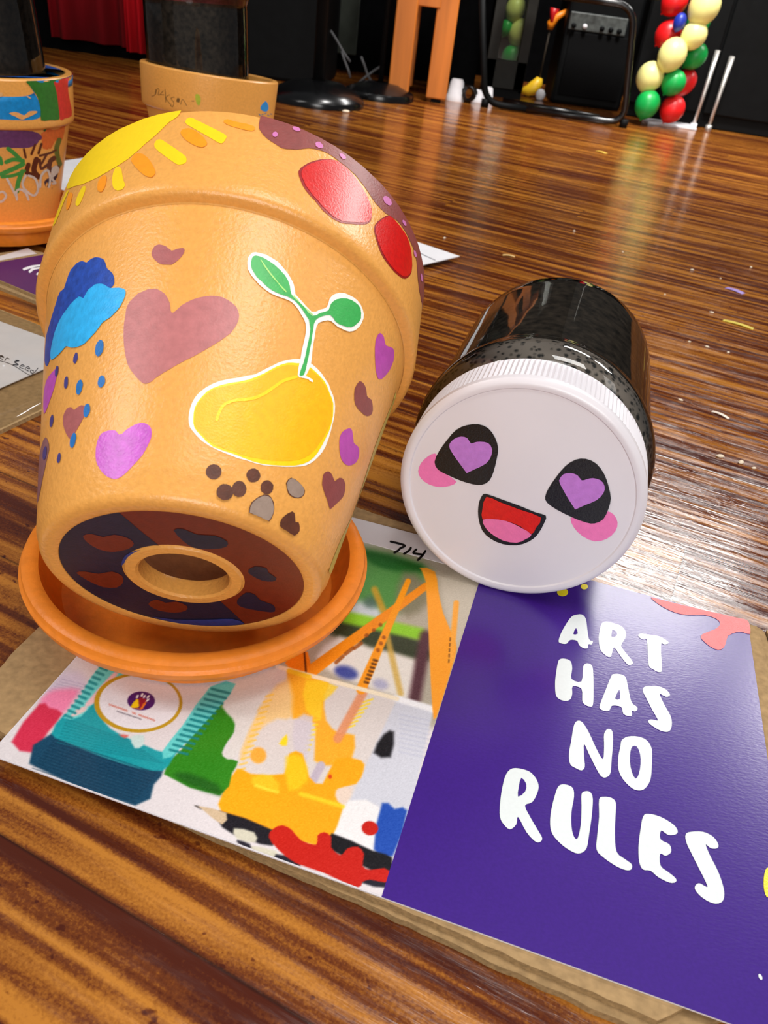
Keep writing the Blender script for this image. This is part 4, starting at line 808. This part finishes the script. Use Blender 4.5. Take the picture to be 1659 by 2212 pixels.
# ------------------------------------------------------------------ papers on the floor
def flat_px(name, label, cat, px, z0, z1, m, mside=None, zs=None):
    P = on_z(px, z1)[:, :2]; b = MB(); b.prism([tuple(p) for p in P], z0, z1, m, mside); return tag(b.build(name), label, cat)
flat_px('cardboard_sheet', 'brown cardboard sheet under the purple card at the left edge', 'cardboard', [(-60, 592), (-60, 560), (50, 540), (130, 560), (120, 668), (88, 655), (0, 620)], 0.0, 0.0040, M_CARDB, M_CARDE)
b = MB(); P = on_z([(-80, 575), (-70, 556), (60, 538), (140, 556), (130, 662), (92, 645), (0, 606)], 0.0078)[:, :2]
pc = thing('printed_card', 'purple printed card with white lettering under the scribbled pot, at the left edge', 'card', (0, 0, 0))
b.prism([tuple(p) for p in P], 0.0042, 0.0078, M_CARDE); b.build('card_stock', pc)
S2 = PlaneS((0, 0, 0.0079), (1, 0, 0), (0, 1, 0))
b = MB(); decal(b, S2, [(-85, 572), (0, 566), (95, 550), (150, 557), (130, 660), (92, 643), (0, 605), (-40, 585)], paint((64, 26, 92), .3, .06), 0, 0, None)
decal(b, S2, [(-60, 553), (0, 553), (60, 536), (80, 548), (0, 563), (-70, 570)], paint((206, 200, 200), .4, .03), 0, 0, None)
C7 = crop(0, 500, .2080)
for p in ([(250, 395), (330, 370), (430, 358)], [(310, 420), (350, 390), (430, 375)], [(390, 445), (450, 420)], [(410, 600), (460, 580)], [(405, 650), (450, 640)]): decal(b, S2, C7(stroke(p, 26)), paint((226, 224, 228), .4, .02), 2, 0, None)
b.build('message_panel', pc)
# seed packet
flat_px('cardboard_sheet', 'brown cardboard sheet under the clear seed bag at the left edge', 'cardboard', [(-120, 700), (0, 668), (110, 712), (130, 800), (92, 886), (0, 930), (-120, 985)], 0.0, 0.0034, M_CARDB, M_CARDE)
M_BAG = tint_pane('clear_bag_film', (0.78, 0.76, 0.73, 1))
b = MB(); P = on_z([(-140, 705), (0, 672), (112, 716), (128, 800), (90, 880), (0, 922), (-140, 975)], 0.0050)[:, :2]
n = len(P); c = P.mean(0); vs = []; fs = []
for k, (s_, z) in enumerate(((1.0, .0036), (0.985, .0072), (.93, .0080), (.8, .0084), (.5, .0083), (.02, .0086))):
    for p in P: q = c + (p - c) * s_; vs.append((q[0], q[1], z + (rng.uniform(-.0004, .0004) if 0 < k else 0)))
for k in range(5):
    for i in range(n): fs.append((k * n + i, k * n + (i + 1) % n, (k + 1) * n + (i + 1) % n, (k + 1) * n + i))
b.add(vs, fs, M_BAG, True); tag(b.build('plastic_bag'), 'clear plastic bag holding a white seed label, at the left edge', 'bag')
sl = thing('seed_label', 'white paper label ending in er Seed, inside the clear bag', 'label', (0, 0, 0))
b = MB(); P = on_z([(-160, 650), (0, 694), (106, 732), (97, 796), (0, 838), (-160, 900)], 0.0062)[:, :2]; b.prism([tuple(p) for p in P], 0.0056, 0.0062, M_PAPER); b.build('paper', sl)
S3 = PlaneS((0, 0, 0.00625), (1, 0, 0), (0, 1, 0))
b = MB(); INK2 = paint((34, 34, 38), .5, .05)
for p, w in (([(-40, 1285), (10, 1300), (40, 1310), (20, 1290), (-10, 1300), (30, 1335)], 7), ([(50, 1345), (70, 1315), (95, 1325)], 7), ([(165, 1340), (200, 1345), (150, 1355), (190, 1385), (140, 1385)], 9), ([(225, 1400), (255, 1400), (230, 1385), (205, 1410), (240, 1425)], 7), ([(285, 1425), (310, 1425), (290, 1405), (260, 1430), (295, 1450)], 7), ([(350, 1450), (320, 1440), (318, 1465), (350, 1470), (395, 1420)], 7), ([(-60, 1330), (120, 1382), (300, 1490), (340, 1478)], 5)):
    decal(b, S3, C7(stroke(p, w)), INK2, 1, 0, None)
b.build('lettering', sl)
# white sheet behind the big pot, corner lifted
P = on_z([(993, 553), (903, 523), (912, 572)], 0.008)[:, :2]
e1 = (P[1] - P[0]) / np.linalg.norm(P[1] - P[0]); e2 = np.array([-e1[1], e1[0]]); e2 = e2 * np.sign(e2 @ (P[2] - P[0]))
e3 = (P[2] - P[0]) / np.linalg.norm(P[2] - P[0])
P = np.array([P[0], P[0] + e1 * .19, P[0] + e1 * .19 + e3 * .16, P[0] + e3 * .16])
b = MB(); b.prism([tuple(p) for p in P], 0.0068, 0.0080, M_PAPER); b.box((*(P.mean(0) + (P[2] - P.mean(0)) * .35), 0.0033), (0.05, 0.04, 0.0064), M_CARDB)
S4 = PlaneS((0, 0, 0.0081), (1, 0, 0), (0, 1, 0))
for p in ([(905, 545), (920, 553), (940, 562)],): decal(b, S4, stroke(p, 1.6), paint((150, 150, 156), .5, .05), 1, 0, None)
tag(b.build('white_card'), 'white paper card on the floor, one corner showing right of the big pot', 'card')
P = on_z([(131, 348), (185, 340), (260, 360), (260, 440), (150, 414), (124, 408)], 0.020)[:, :2]
b = MB(); b.prism([tuple(p) for p in P], 0.0175, 0.0200, M_PAPER); b.box((*(P.mean(0)), 0.0087), (0.07, 0.05, 0.0174), M_CARDB)
tag(b.build('white_card'), 'white paper card between the scribbled pot and the big pot', 'card')

# ------------------------------------------------------------------ far end of the room
def gp(px): return Vector(on_z([px], 0.0)[0])
def yp(px, y): return Vector(on_y([px], y)[0])
# wooden stool
WOOD = mat('orange_pine', (196, 112, 40), 0.45, 0.4, noise=(30, 0.18, (1, 1, .08)))
st = thing('wooden_stool', 'orange wooden stool with two thick legs showing, at the top of the photo', 'stool', (-0.06, 2.84, 0))
loc = Vector((-0.06, 2.84, 0))
def legbox(pa, pb, y, name):
    a, b_ = gp(pa), gp(pb); w = abs(b_.x - a.x); cx = (a.x + b_.x) / 2
    m_ = MB(); m_.box(Vector((cx, y + .03, 0.262)) - loc, (w, 0.062, 0.500), WOOD, None, .004); m_.build(name, st)
    g = MB(); g.box(Vector((cx, y + .03, 0.006)) - loc, (w * .5, 0.03, 0.012), M_BLACKP); return g, cx, w
g1, xa, wa = legbox((835, 215), (880, 217), 2.795, 'leg'); g2, xb_, wb = legbox((919, 217), (962, 222), 2.85, 'leg')
g1.build('foot_pad', st); g2.build('foot_pad', st)
for dx in (0.0, .0):
    pass
ht = yp((930, 12), 2.83).z
m_ = MB(); m_.box(Vector(((xa + xb_) / 2 + .003, 2.86, ht + 0.025)) - loc, (xb_ - xa - .05, 0.03, 0.060), WOOD, None, .003); m_.build('apron', st)
m_ = MB(); m_.box(Vector((xb_ + .004, 3.05, ht + .03)) - loc, (0.03, 0.32, 0.07), WOOD, None, .003); m_.build('apron', st)
m_ = MB(); m_.box(Vector(((xa + xb_) / 2, 2.98, 0.525)) - loc, (0.36, 0.42, 0.026), WOOD, None, .006); m_.build('seat', st)
for x_ in (xa, xb_):
    m_ = MB(); m_.box(Vector((x_, 3.12, 0.262)) - loc, (wa, .062, .50), WOOD, None, .004); m_.build('leg', st)

# folding chair with sled-like black tube frame
ch = thing('folding_chair', 'black steel folding chair, its tube leg frame standing in front of the amplifier', 'chair', (0.40, 2.95, 0)); cl = Vector((0.40, 2.95, 0))
def arc_path(P, r=0.05, n=6):
    out = [P[0]]
    for i in range(1, len(P) - 1):
        a, b_, c = P[i - 1], P[i], P[i + 1]; u, w = (a - b_).normalized(), (c - b_).normalized()
        p0, p1 = b_ + u * r, b_ + w * r
        for k in range(n + 1):
            t = k / n; out.append(p0 * (1 - t) ** 2 + b_ * 2 * t * (1 - t) + p1 * t * t)
    out.append(P[-1]); return out
A0 = gp((1046, 232)); A1 = gp((1345, 276)); A0.z = A1.z = 0.013
TR = yp((1368, 12), A1.y - .02); TL = TR + (A0 - A1)
frame = arc_path([A0.lerp(A1, .3), A1, TR + Vector((.004, 0, 0)), TL + (TR - TL) * .35], 0.055)
m_ = MB(); m_.tube([p - cl for p in frame], 0.0105, M_BLACKG, 12)
m_.tube([p - cl for p in arc_path([TL + Vector((0, 0, -.02)), A0, A0.lerp(A1, .3)], .055)], 0.0105, M_BLACKP, 12); m_.build('leg_frame', ch)
D = Vector((-0.02, 0.16, 0)); B0, B1 = gp((1085, 226)), gp((1292, 262)); B0.z = B1.z = .012
rear = [B0, B0.lerp(B1, .5), B1]
m_ = MB(); m_.tube([p - cl for p in rear], 0.0095, M_BLACKG, 12); m_.build('leg_frame', ch)
m_ = MB(); sz = TR.z + .022
m_.box((A0 + A1) / 2 + Vector((0.02, 0.12, sz)) - cl, ((A1 - A0).length * 1.02, 0.28, 0.03), M_BLACKP, Matrix.Rotation(math.atan2((A1 - A0).y, (A1 - A0).x), 3, 'Z'), .012); m_.build('seat', ch)
for p in (A0, A1):
    m_ = MB(); m_.tube([p + Vector((0, 0, -.0125)) - cl, p + Vector((0, 0, .012)) - cl], .013, M_BLACKP, 12); m_.build('foot_cap', ch)

# guitar amplifier
YA = 3.30
def face(pts, y): return [yp(p, y) for p in pts]
aL, aR = yp((1186, 214), YA), yp((1340, 246), YA)
am = thing('amplifier', 'black amplifier with a silver control panel, behind the folding chair', 'amplifier', ((aL.x + aR.x) / 2, YA, 0)); al = Vector(am.location)
top = yp((1290, 14), YA).z + .06
aw = aR.x - aL.x - .012
m_ = MB(); m_.box((0, .14, top / 2 + .0), (aw, 0.28, top), M_BLACKP, None, .012); m_.build('cabinet', am)
GRILL = mat('black_grille_cloth', (8, 8, 9), 0.9, .15, noise=(300, .35))
q = face([(1222, 66), (1351, 84), (1316, 236), (1196, 210)], YA - .002); zz = [p.z for p in q]
gx0, gx1 = -0.225, 0.225
m_ = MB(); pz0 = yp((1290, 74), YA).z; m_.box((0, -.004, (pz0 + .02) / 2 + .005), (aw - .04, .012, pz0 - .03), GRILL, None, .004); m_.build('grille', am)
PAN = mat('worn_silver_panel', (66, 70, 68), 0.4, .5, noise=(60, .5))
pz1 = yp((1290, 34), YA).z; pc_ = yp((1290, 56), YA)
m_ = MB(); pw = yp((1352, 60), YA).x - yp((1230, 40), YA).x
m_.box((pc_.x - al.x, -.006, (pz0 + pz1) / 2 + .004), (pw, .012, pz1 - pz0), PAN, None, .003); panel = m_.build('control_panel', am)
for px in ((1239, 55), (1263, 57), (1319, 65), (1337, 68), (1300, 62)):
    k = yp(px, YA - .012); m_ = MB(); m_.tube([Vector((k.x, YA - .012, k.z)) - al, Vector((k.x, YA - .026, k.z)) - al], .008, M_BLACKP if px[0] != 1263 else M_PAPER, 12); o = m_.build('knob', panel); 
# framed dark glass; its reflected balloons are modelled as balloons added behind the pane
YG = 3.25
g0 = yp((1086, 180), YG)
gc = thing('dark_glass_panel', 'narrow framed dark glass with balloons added behind as its reflections, between stool and amplifier', 'cabinet', (g0.x, YG, 0)); gl = Vector(gc.location)
wL, wR = yp((1048, 150), YG).x, yp((1136, 150), YG).x; gw = wR - wL; gm = (wL + wR) / 2 - gl.x
FR = mat('dark_olive_frame', (30, 30, 26), .6, .3, noise=(40, .2))
zb = 0.03
m_ = MB()
for cx, cz, sx, sz_ in ((gm - gw / 2 + .018, .40, .036, .74), (gm + gw / 2 - .018, .40, .036, .74), (gm, zb + .045, gw, .09), (gm, .76, gw, .04)): m_.box((cx, .0, cz), (sx, .03, sz_), FR, None, .002)
m_.build('frame', gc)
m_ = MB(); m_.box((gm, .20, .395), (gw, .012, .75), M_BLACK); m_.box((gm - gw / 2 + .006, .1, .395), (.012, .2, .75), M_BLACK); m_.box((gm + gw / 2 - .006, .1, .395), (.012, .2, .75), M_BLACK); m_.box((gm, .1, .025), (gw, .2, .05), M_BLACKP); m_.build('backing_box', gc)  # box added behind the glass to hold the reflection balloons
m_ = MB(); m_.box((gm, .004, .42), (gw - .06, .004, .68), tint_pane('dark_glass_tint', (.72, .76, .68, 1))); m_.build('pane', gc)  # see-through tint dims the balloons behind it to look like reflections

def balloon_mesh(col):
    b = MB(); pr = [(0, -1.16), (.05, -1.15), (.10, -1.14), (.05, -1.09), (.10, -1.04), (.30, -.98), (.55, -.83), (.78, -.60), (.93, -.30), (.99, 0), (.95, .32), (.82, .60), (.60, .83), (.32, .97), (.12, 1.01), (0, 1.02)]
    b.lathe(pr, mat('balloon_rubber_%d_%d_%d' % col, col, 0.38, 0.5, noise=(3, .04)), 40); return b
BM = {k: balloon_mesh(c) for k, c in (('red', (214, 20, 24)), ('cream', (240, 234, 150)), ('green', (8, 160, 70)), ('blue', (28, 50, 160)))}
BME = {}
def balloon(kind, px, py, rpx, y, label, group, tilt=(0, 0), sy=1.1):
    c = yp((px, py), y); depth = float((np.array(c) - EYE) @ FWD); r = rpx * 0.97 * depth / FPX
    if kind not in BME: o = BM[kind].build('balloon'); BME[kind] = o.data
    else: o = bpy.data.objects.new('balloon', BME[kind]); COL.objects.link(o)
    o.location = c; o.scale = (r, r, r * sy); o.rotation_euler = (math.radians(tilt[0]), math.radians(tilt[1]), 0)
    return tag(o, label, 'balloon', group), c, r
GB = 'balloons in the balloon column'
for kind, px, py, r, y, lb, ti, sy in (
    ('red', 1457, 4, 28, 3.06, 'topmost red balloon in the balloon column, left of the largest cream one', (0, 40), 1.08),
    ('cream', 1521, 16, 34, 3.00, 'largest cream balloon, topmost on the right of the balloon column', (0, 20), 1.1),
    ('blue', 1468, 48, 14, 3.00, 'small blue balloon in the balloon column', (0, 10), 1.3),
    ('red', 1443, 74, 28, 3.06, 'red balloon directly below the blue one in the balloon column', (0, 40), 1.05),
    ('green', 1508, 50, 25, 3.10, 'green balloon mostly hidden behind the two right-hand cream balloons', (0, 30), 1.05),
    ('cream', 1498, 77, 28, 3.00, 'cream balloon second from the top in the balloon column', (0, 30), 1.06),
    ('green', 1500, 121, 26, 3.07, 'green balloon right of the middle cream balloon in the column', (0, 35), 1.08),
    ('cream', 1452, 119, 31, 2.99, 'middle cream balloon of the column, left of a green one', (0, 15), 1.12),
    ('cream', 1404, 167, 30, 3.02, 'lowest cream balloon, on the left of the balloon column', (0, 15), 1.04),
    ('green', 1455, 179, 26, 3.00, 'green balloon right of the lowest cream one in the column', (0, 30), 1.02),
    ('red', 1478, 179, 24, 3.09, 'red balloon half hidden behind a green one, low in the column', (0, 30), 1.2),
    ('green', 1398, 226, 27, 3.00, 'green balloon at the bottom of the balloon column', (0, 10), 1.08),
    ('red', 1452, 236, 27, 3.02, 'red balloon at the bottom of the balloon column', (0, 20), 1.05)):
    balloon(kind, px, py, r, y, lb, GB, ti, sy)
bs = thing('balloon_stand', 'thin grey pole on a white foot plate, holding the balloon column', 'stand', (0, 0, 0))
pb_ = gp((1426, 264)); pb_.y -= .05; pt = yp((1500, -10), pb_.y)
m_ = MB(); m_.tube([pb_ + Vector((0, 0, .004)), Vector((pb_.x, pb_.y, .9))], .006, mat('grey_pole', (120, 120, 116), .5, .4, noise=(40, .1)), 10); m_.build('pole', bs)
m_ = MB(); m_.box(pb_ + Vector((.02, 0, .004)), (.17, .10, .008), M_PAPER, None, .002); m_.build('foot_plate', bs)
for kind, px, py, r, lb in (('cream', 1113, 20, 22, 'cream balloon added as a reflection, upper one behind the dark glass'), ('cream', 1121, 70, 24, 'cream balloon added as a reflection, lower one behind the dark glass'), ('green', 1104, 124, 22, 'green balloon added as a reflection, low behind the dark glass'), ('green', 1094, 60, 15, 'small green balloon added as a reflection, left of the cream ones behind the dark glass')):
    balloon(kind, px, py, r, YG + .10, lb, 'balloons added as reflections in the dark glass', (0, 15), 1.15)

# black doors at the right with two thin metal poles leaning on them
ca, cb = Vector((0.66, 3.22, 0)), Vector((1.50, 3.08, 0)); cd = (cb - ca).normalized(); cn = Vector((cd.y, -cd.x, 0)); Rc = Matrix.Rotation(math.atan2(cd.y, cd.x), 3, 'Z'); L_ = (cb - ca).length
bc_ = thing('black_cabinet', 'tall black double door cabinet along the right of the far wall', 'cabinet', (ca + cb) / 2 - cn * .2)
bl = Vector(bc_.location)
m_ = MB(); m_.box(Vector((0, 0, .65)), (L_, .40, 1.30), M_BLACKP, Rc, .004); m_.build('body', bc_)
sx_ = yp((1575, 60), 3.13); s0 = ((sx_ - ca).dot(cd))
for a_, b2 in ((.004, s0 - .003), (s0 + .003, L_ - .004)):
    mid = ca + cd * ((a_ + b2) / 2) + cn * .006
    m_ = MB(); m_.box(Vector((mid.x, mid.y, .665)) - bl, (b2 - a_, .018, 1.24), M_BLACKP, Rc, .005); m_.build('door', bc_)
for i, (pa, pb2, lb) in enumerate((((1491, 277), (1551, 109), 'bright thin metal pole leaning on the black doors, nearer the balloons'), ((1523, 281), (1582, 122), 'duller thin metal pole leaning on the black doors, farther from the balloons'))):
    a = gp(pa); a.y = 3.075; a = gp(pa) + Vector((0, -.03, 0)); t_ = yp(pb2, a.y + .03)
    po = thing('metal_pole', lb, 'pole', a)
    m_ = MB(); m_.tube([Vector((0, 0, .012)), (t_ - a) * .45 + Vector((0, 0, .004)), t_ - a], [.0055, .0065, .0095 if i else .0085], M_STEEL, 12); m_.build('shaft', po)
    m_ = MB(); m_.tube([Vector((0, 0, 0)), Vector((0, 0, .02))], .011, M_PAPER if i == 0 else M_STEEL, 12); m_.build('end_cap', po)

# yellow-footed toy with a red and orange top
ty = thing('party_prop', 'thin stick with red and orange top in a yellow foot, left of the amplifier', 'party prop', gp((1152, 209)) + Vector((0, -.02, 0))); tl = Vector(ty.location)
TY, TO, TRd = paint((222, 176, 32), .4, .1), paint((236, 130, 20), .4, .1), paint((190, 20, 24), .4, .1)
yy = tl.y
def pf(px): return yp(px, yy) - tl
m_ = MB()
m_.tube([pf((1125, 196)), pf((1140, 196)), pf((1153, 190)), pf((1162, 178)), pf((1166, 168))], [.008, .020, .026, .020, .012], TY, 14); m_.build('foot', ty)
m_ = MB(); m_.tube([pf((1165, 172)), pf((1188, 64))], .0028, mat('dark_stick', (46, 36, 24), .6, .3, noise=(30, .2)), 8); m_.build('stick', ty)
m_ = MB(); m_.tube([pf((1188, 64)), pf((1190, 52)), pf((1204, 36)), pf((1228, 23))], [.010, .016, .013, .008], TO, 14); m_.build('top', ty)
m_ = MB(); m_.tube([pf((1191, 48)) + Vector((0, -.012, 0)), pf((1195, 32)), pf((1199, 18))], [.006, .012, .016], TRd, 14); m_.build('top', ty)
wb_ = MB(); cpt = gp((1165, 216)); wb_.lathe([(0, 0), (.012, .002), (.018, .012), (.018, .022), (.011, .034), (0, .037)], M_PAPER, 24); tag(wb_.build('white_ball', None, cpt), 'small white ball on the floor beside the yellow foot of the party prop', 'ball')
# white plugs and cable right of the stool
for px, w, lb in (((984, 205), .062, 'white plastic box on the floor, right beside the stool leg'), ((1031, 207), .036, 'white plastic box, middle one of three right of the stool'), ((1052, 207), .048, 'white plastic box, farthest of three from the stool')):
    p = gp(px); p.y = 2.98 if w > .05 else 3.02; m_ = MB(); m_.lathe([(0, 0), (.5, 0), (.5, .25), (.44, .35), (.36, .95), (.28, 1.1), (0, 1.12)], M_PAPER, 28); m_.v = [(a * w, b_ * w * .8, c * w * .95) for a, b_, c in m_.v]
    tag(m_.build('white_box', None, (yp(px, p.y).x, p.y, 0)), lb, 'box', 'white boxes on the far floor')
cbk = gp((1008, 212)); m_ = MB(); pts = [Vector((cbk.x + .026 * math.cos(a * 1.9) * (1 - a * .05), 2.97 + .012 * math.sin(a * 1.3), .028 + .020 * math.sin(a * 1.9))) for a in np.linspace(0, 9, 60)]
m_.tube(pts, .0055, M_BLACKG, 8); tag(m_.build('cable_coil'), 'black coiled cable between the small white boxes', 'cable')
# black stands on domed round bases
def dome(x, y, r, hgt, pole, label, yx):
    t = thing('floor_stand', label, 'stand', (x, y, 0)); m_ = MB()
    m_.lathe([(r, 0), (r, .012), (r * .97, .02), (r * .8, hgt * .62), (r * .5, hgt * .92), (r * .2, hgt), (0.02, hgt)], M_BLACKG, 48); m_.build('base', t)
    m_ = MB(); m_.tube([(0, 0, hgt - .005), (0, 0, pole)], .016 if yx else .008, M_BLACKP, 14); m_.build('pole', t)
dome(-0.352, 2.52, 0.135, 0.058, .9, 'black stand with a shiny domed base, left of the stool', 1)
dome(-0.195, 2.80, 0.11, 0.045, .9, 'thin black stand with a flatter base, just left of the stool', 0)
m_ = MB(); m_.box((-.60, 3.02, .5), (.44, .30, 1.0), M_BLACKP, None, .01); tag(m_.build('black_case'), 'tall black case behind the domed stand, at the top of the photo', 'case')
m_ = MB(); a, b_ = yp((714, 112), 3.3), yp((762, 0), 3.3); m_.box(((a.x + b_.x) / 2, 3.3, a.z + .2), (.12, .02, .40), mat('grey_green_board', (44, 48, 42), .8, .2, noise=(20, .2)), None, .003); bd = m_.build('grey_board'); tag(bd, 'dim grey green board between the black case and the stool', 'board')
bd.data.transform(Matrix.Identity(4))
GC = mat('grey_cable', (84, 84, 86), .6, .3, noise=(40, .1))
for pts, lb in (([(714, 66), (728, 88), (744, 116), (757, 134)], 'thin grey cable hanging at the left of the thin stand'), ([(738, 110), (744, 130), (752, 150), (757, 168)], 'thin grey cable dropping straight behind the thin stand'), ([(780, 122), (787, 140), (794, 162), (806, 182)], 'thin grey cable curving down right of the thin stand'), ([(829, 140), (812, 150), (790, 166), (774, 180)], 'thin grey cable slanting from the stool leg to the thin stand')):
    m_ = MB(); P = [yp(p, 2.93) for p in pts]; P[-1].z = max(P[-1].z, .005); m_.tube(P, .004, GC, 8); tag(m_.build('cable'), lb, 'cable')
# stage skirt: red curtain over a black plinth
m_ = MB(); m_.box((-1.86, 3.15, .16), (2.0, .5, .32), M_BLACK); tag(m_.build('stage_plinth'), 'low black stage plinth under the red curtain', 'stage')
REDC = mat('red_velvet', (128, 4, 18), .85, .25, noise=(14, .25, (1, 1, .1)))
def curtain(px0, px1, y, zb, label, mm, amp, n=60):
    x0, x1 = yp(px0, y).x, yp(px1, y).x; vs = []; fs = []
    for layer in (0, 1):
        for i in range(n + 1):
            t = i / n; x = x0 + (x1 - x0) * t; yy_ = y + amp * math.sin(t * 19 + 1.3 * math.sin(t * 7)) + layer * .006
            for z in (zb, zb + .3, zb + .8): vs.append((x, yy_ - (z - zb) * .02, z))
    N3 = (n + 1) * 3
    for i in range(n):
        for k in range(2):
            a = i * 3 + k; fs.append((a, a + 3, a + 4, a + 1)); fs.append((N3 + a, N3 + a + 1, N3 + a + 4, N3 + a + 3))
        a = i * 3; fs.append((a, N3 + a, N3 + a + 3, a + 3))
    b = MB(); b.add(vs, fs, mm, True); return tag(b.build('curtain'), label, 'curtain')
YCU = 2.86
curtain((112, 80), (288, 90), YCU, yp((240, 97), YCU).z, 'dark red stage curtain at the top left, behind the pots', REDC, .02)
curtain((272, 80), (322, 100), YCU - .07, yp((295, 114), YCU - .07).z, 'brighter red curtain end, next to the jar in the pencilled pot', mat('bright_red_velvet', (186, 10, 26), .8, .25, noise=(14, .15, (1, 1, .1))), .01, 24)

# ------------------------------------------------------------------ small scraps on the floor
def scrap(pa, pb, w, col, label, z=.0012):
    a, b_ = gp(pa), gp(pb); d_ = (b_ - a); t = thing
    m_ = MB(); n_ = Vector((-d_.y, d_.x, 0)).normalized() * w / 2; vs = []
    for k in range(7):
        s_ = k / 6; c = a + d_ * s_; zz = .0006 + z * math.sin(s_ * math.pi)
        vs += [c + n_ + Vector((0, 0, zz)), c - n_ + Vector((0, 0, zz)), c - n_ + Vector((0, 0, zz - .0005)), c + n_ + Vector((0, 0, zz - .0005))]
    fs = []
    for k in range(6):
        for q_ in range(4): fs.append((k * 4 + q_, k * 4 + (q_ + 1) % 4, k * 4 + 4 + (q_ + 1) % 4, k * 4 + 4 + q_))
    fs += [(3, 2, 1, 0), (24, 25, 26, 27)]
    m_.add(vs, fs, paint(col, .5, .05), False); return tag(m_.build('paper_strip'), label, 'paper strip')
scrap((1569, 622), (1606, 635), .011, (150, 124, 196), 'short lilac paper strip on the floor at the right edge')
scrap((1562, 692), (1627, 711), .008, (206, 182, 40), 'yellow paper strip on the floor at the right edge, below the lilac one')
scrap((1289, 326), (1310, 332), .012, (214, 172, 60), 'small yellow paper strip on the floor in front of the chair')
scrap((1086, 551), (1112, 555), .006, (216, 176, 110), 'pale paper strip on the floor right of the white card')
scrap((1538, 889), (1574, 905), .004, (232, 216, 200), 'thin white paper strip on the floor right of the lying jar')
CR_ = paint((226, 206, 180), .5, .05)
cm = None
for px in ((747, 243), (1495, 584), (1622, 578), (1436, 637), (1556, 602), (1489, 739), (1527, 750), (1573, 762), (1537, 676), (960, 515), (1555, 987), (1600, 1000), (1628, 1012), (1470, 865), (1345, 545), (1240, 500)):
    p = gp(px); k = random.uniform(.0014, .0026)
    if cm is None:
        m_ = MB(); m_.lathe([(0, 0), (.8, .1), (1, .6), (.6, 1.1), (0, 1.2)], CR_, 10); o = m_.build('crumb'); cm = o.data
    else: o = bpy.data.objects.new('crumb', cm); COL.objects.link(o)
    if px == (747, 243): k = .007
    o.location = p; o.scale = (k * 1.6, k, k * .8); o.rotation_euler = (0, 0, random.uniform(0, 3))
    tag(o, 'tiny pale crumb lying on the wooden floor' if px != (747, 243) else 'small pale pellet on the floor right of the domed stand', 'crumb', 'crumbs on the floor' if px != (747, 243) else None)
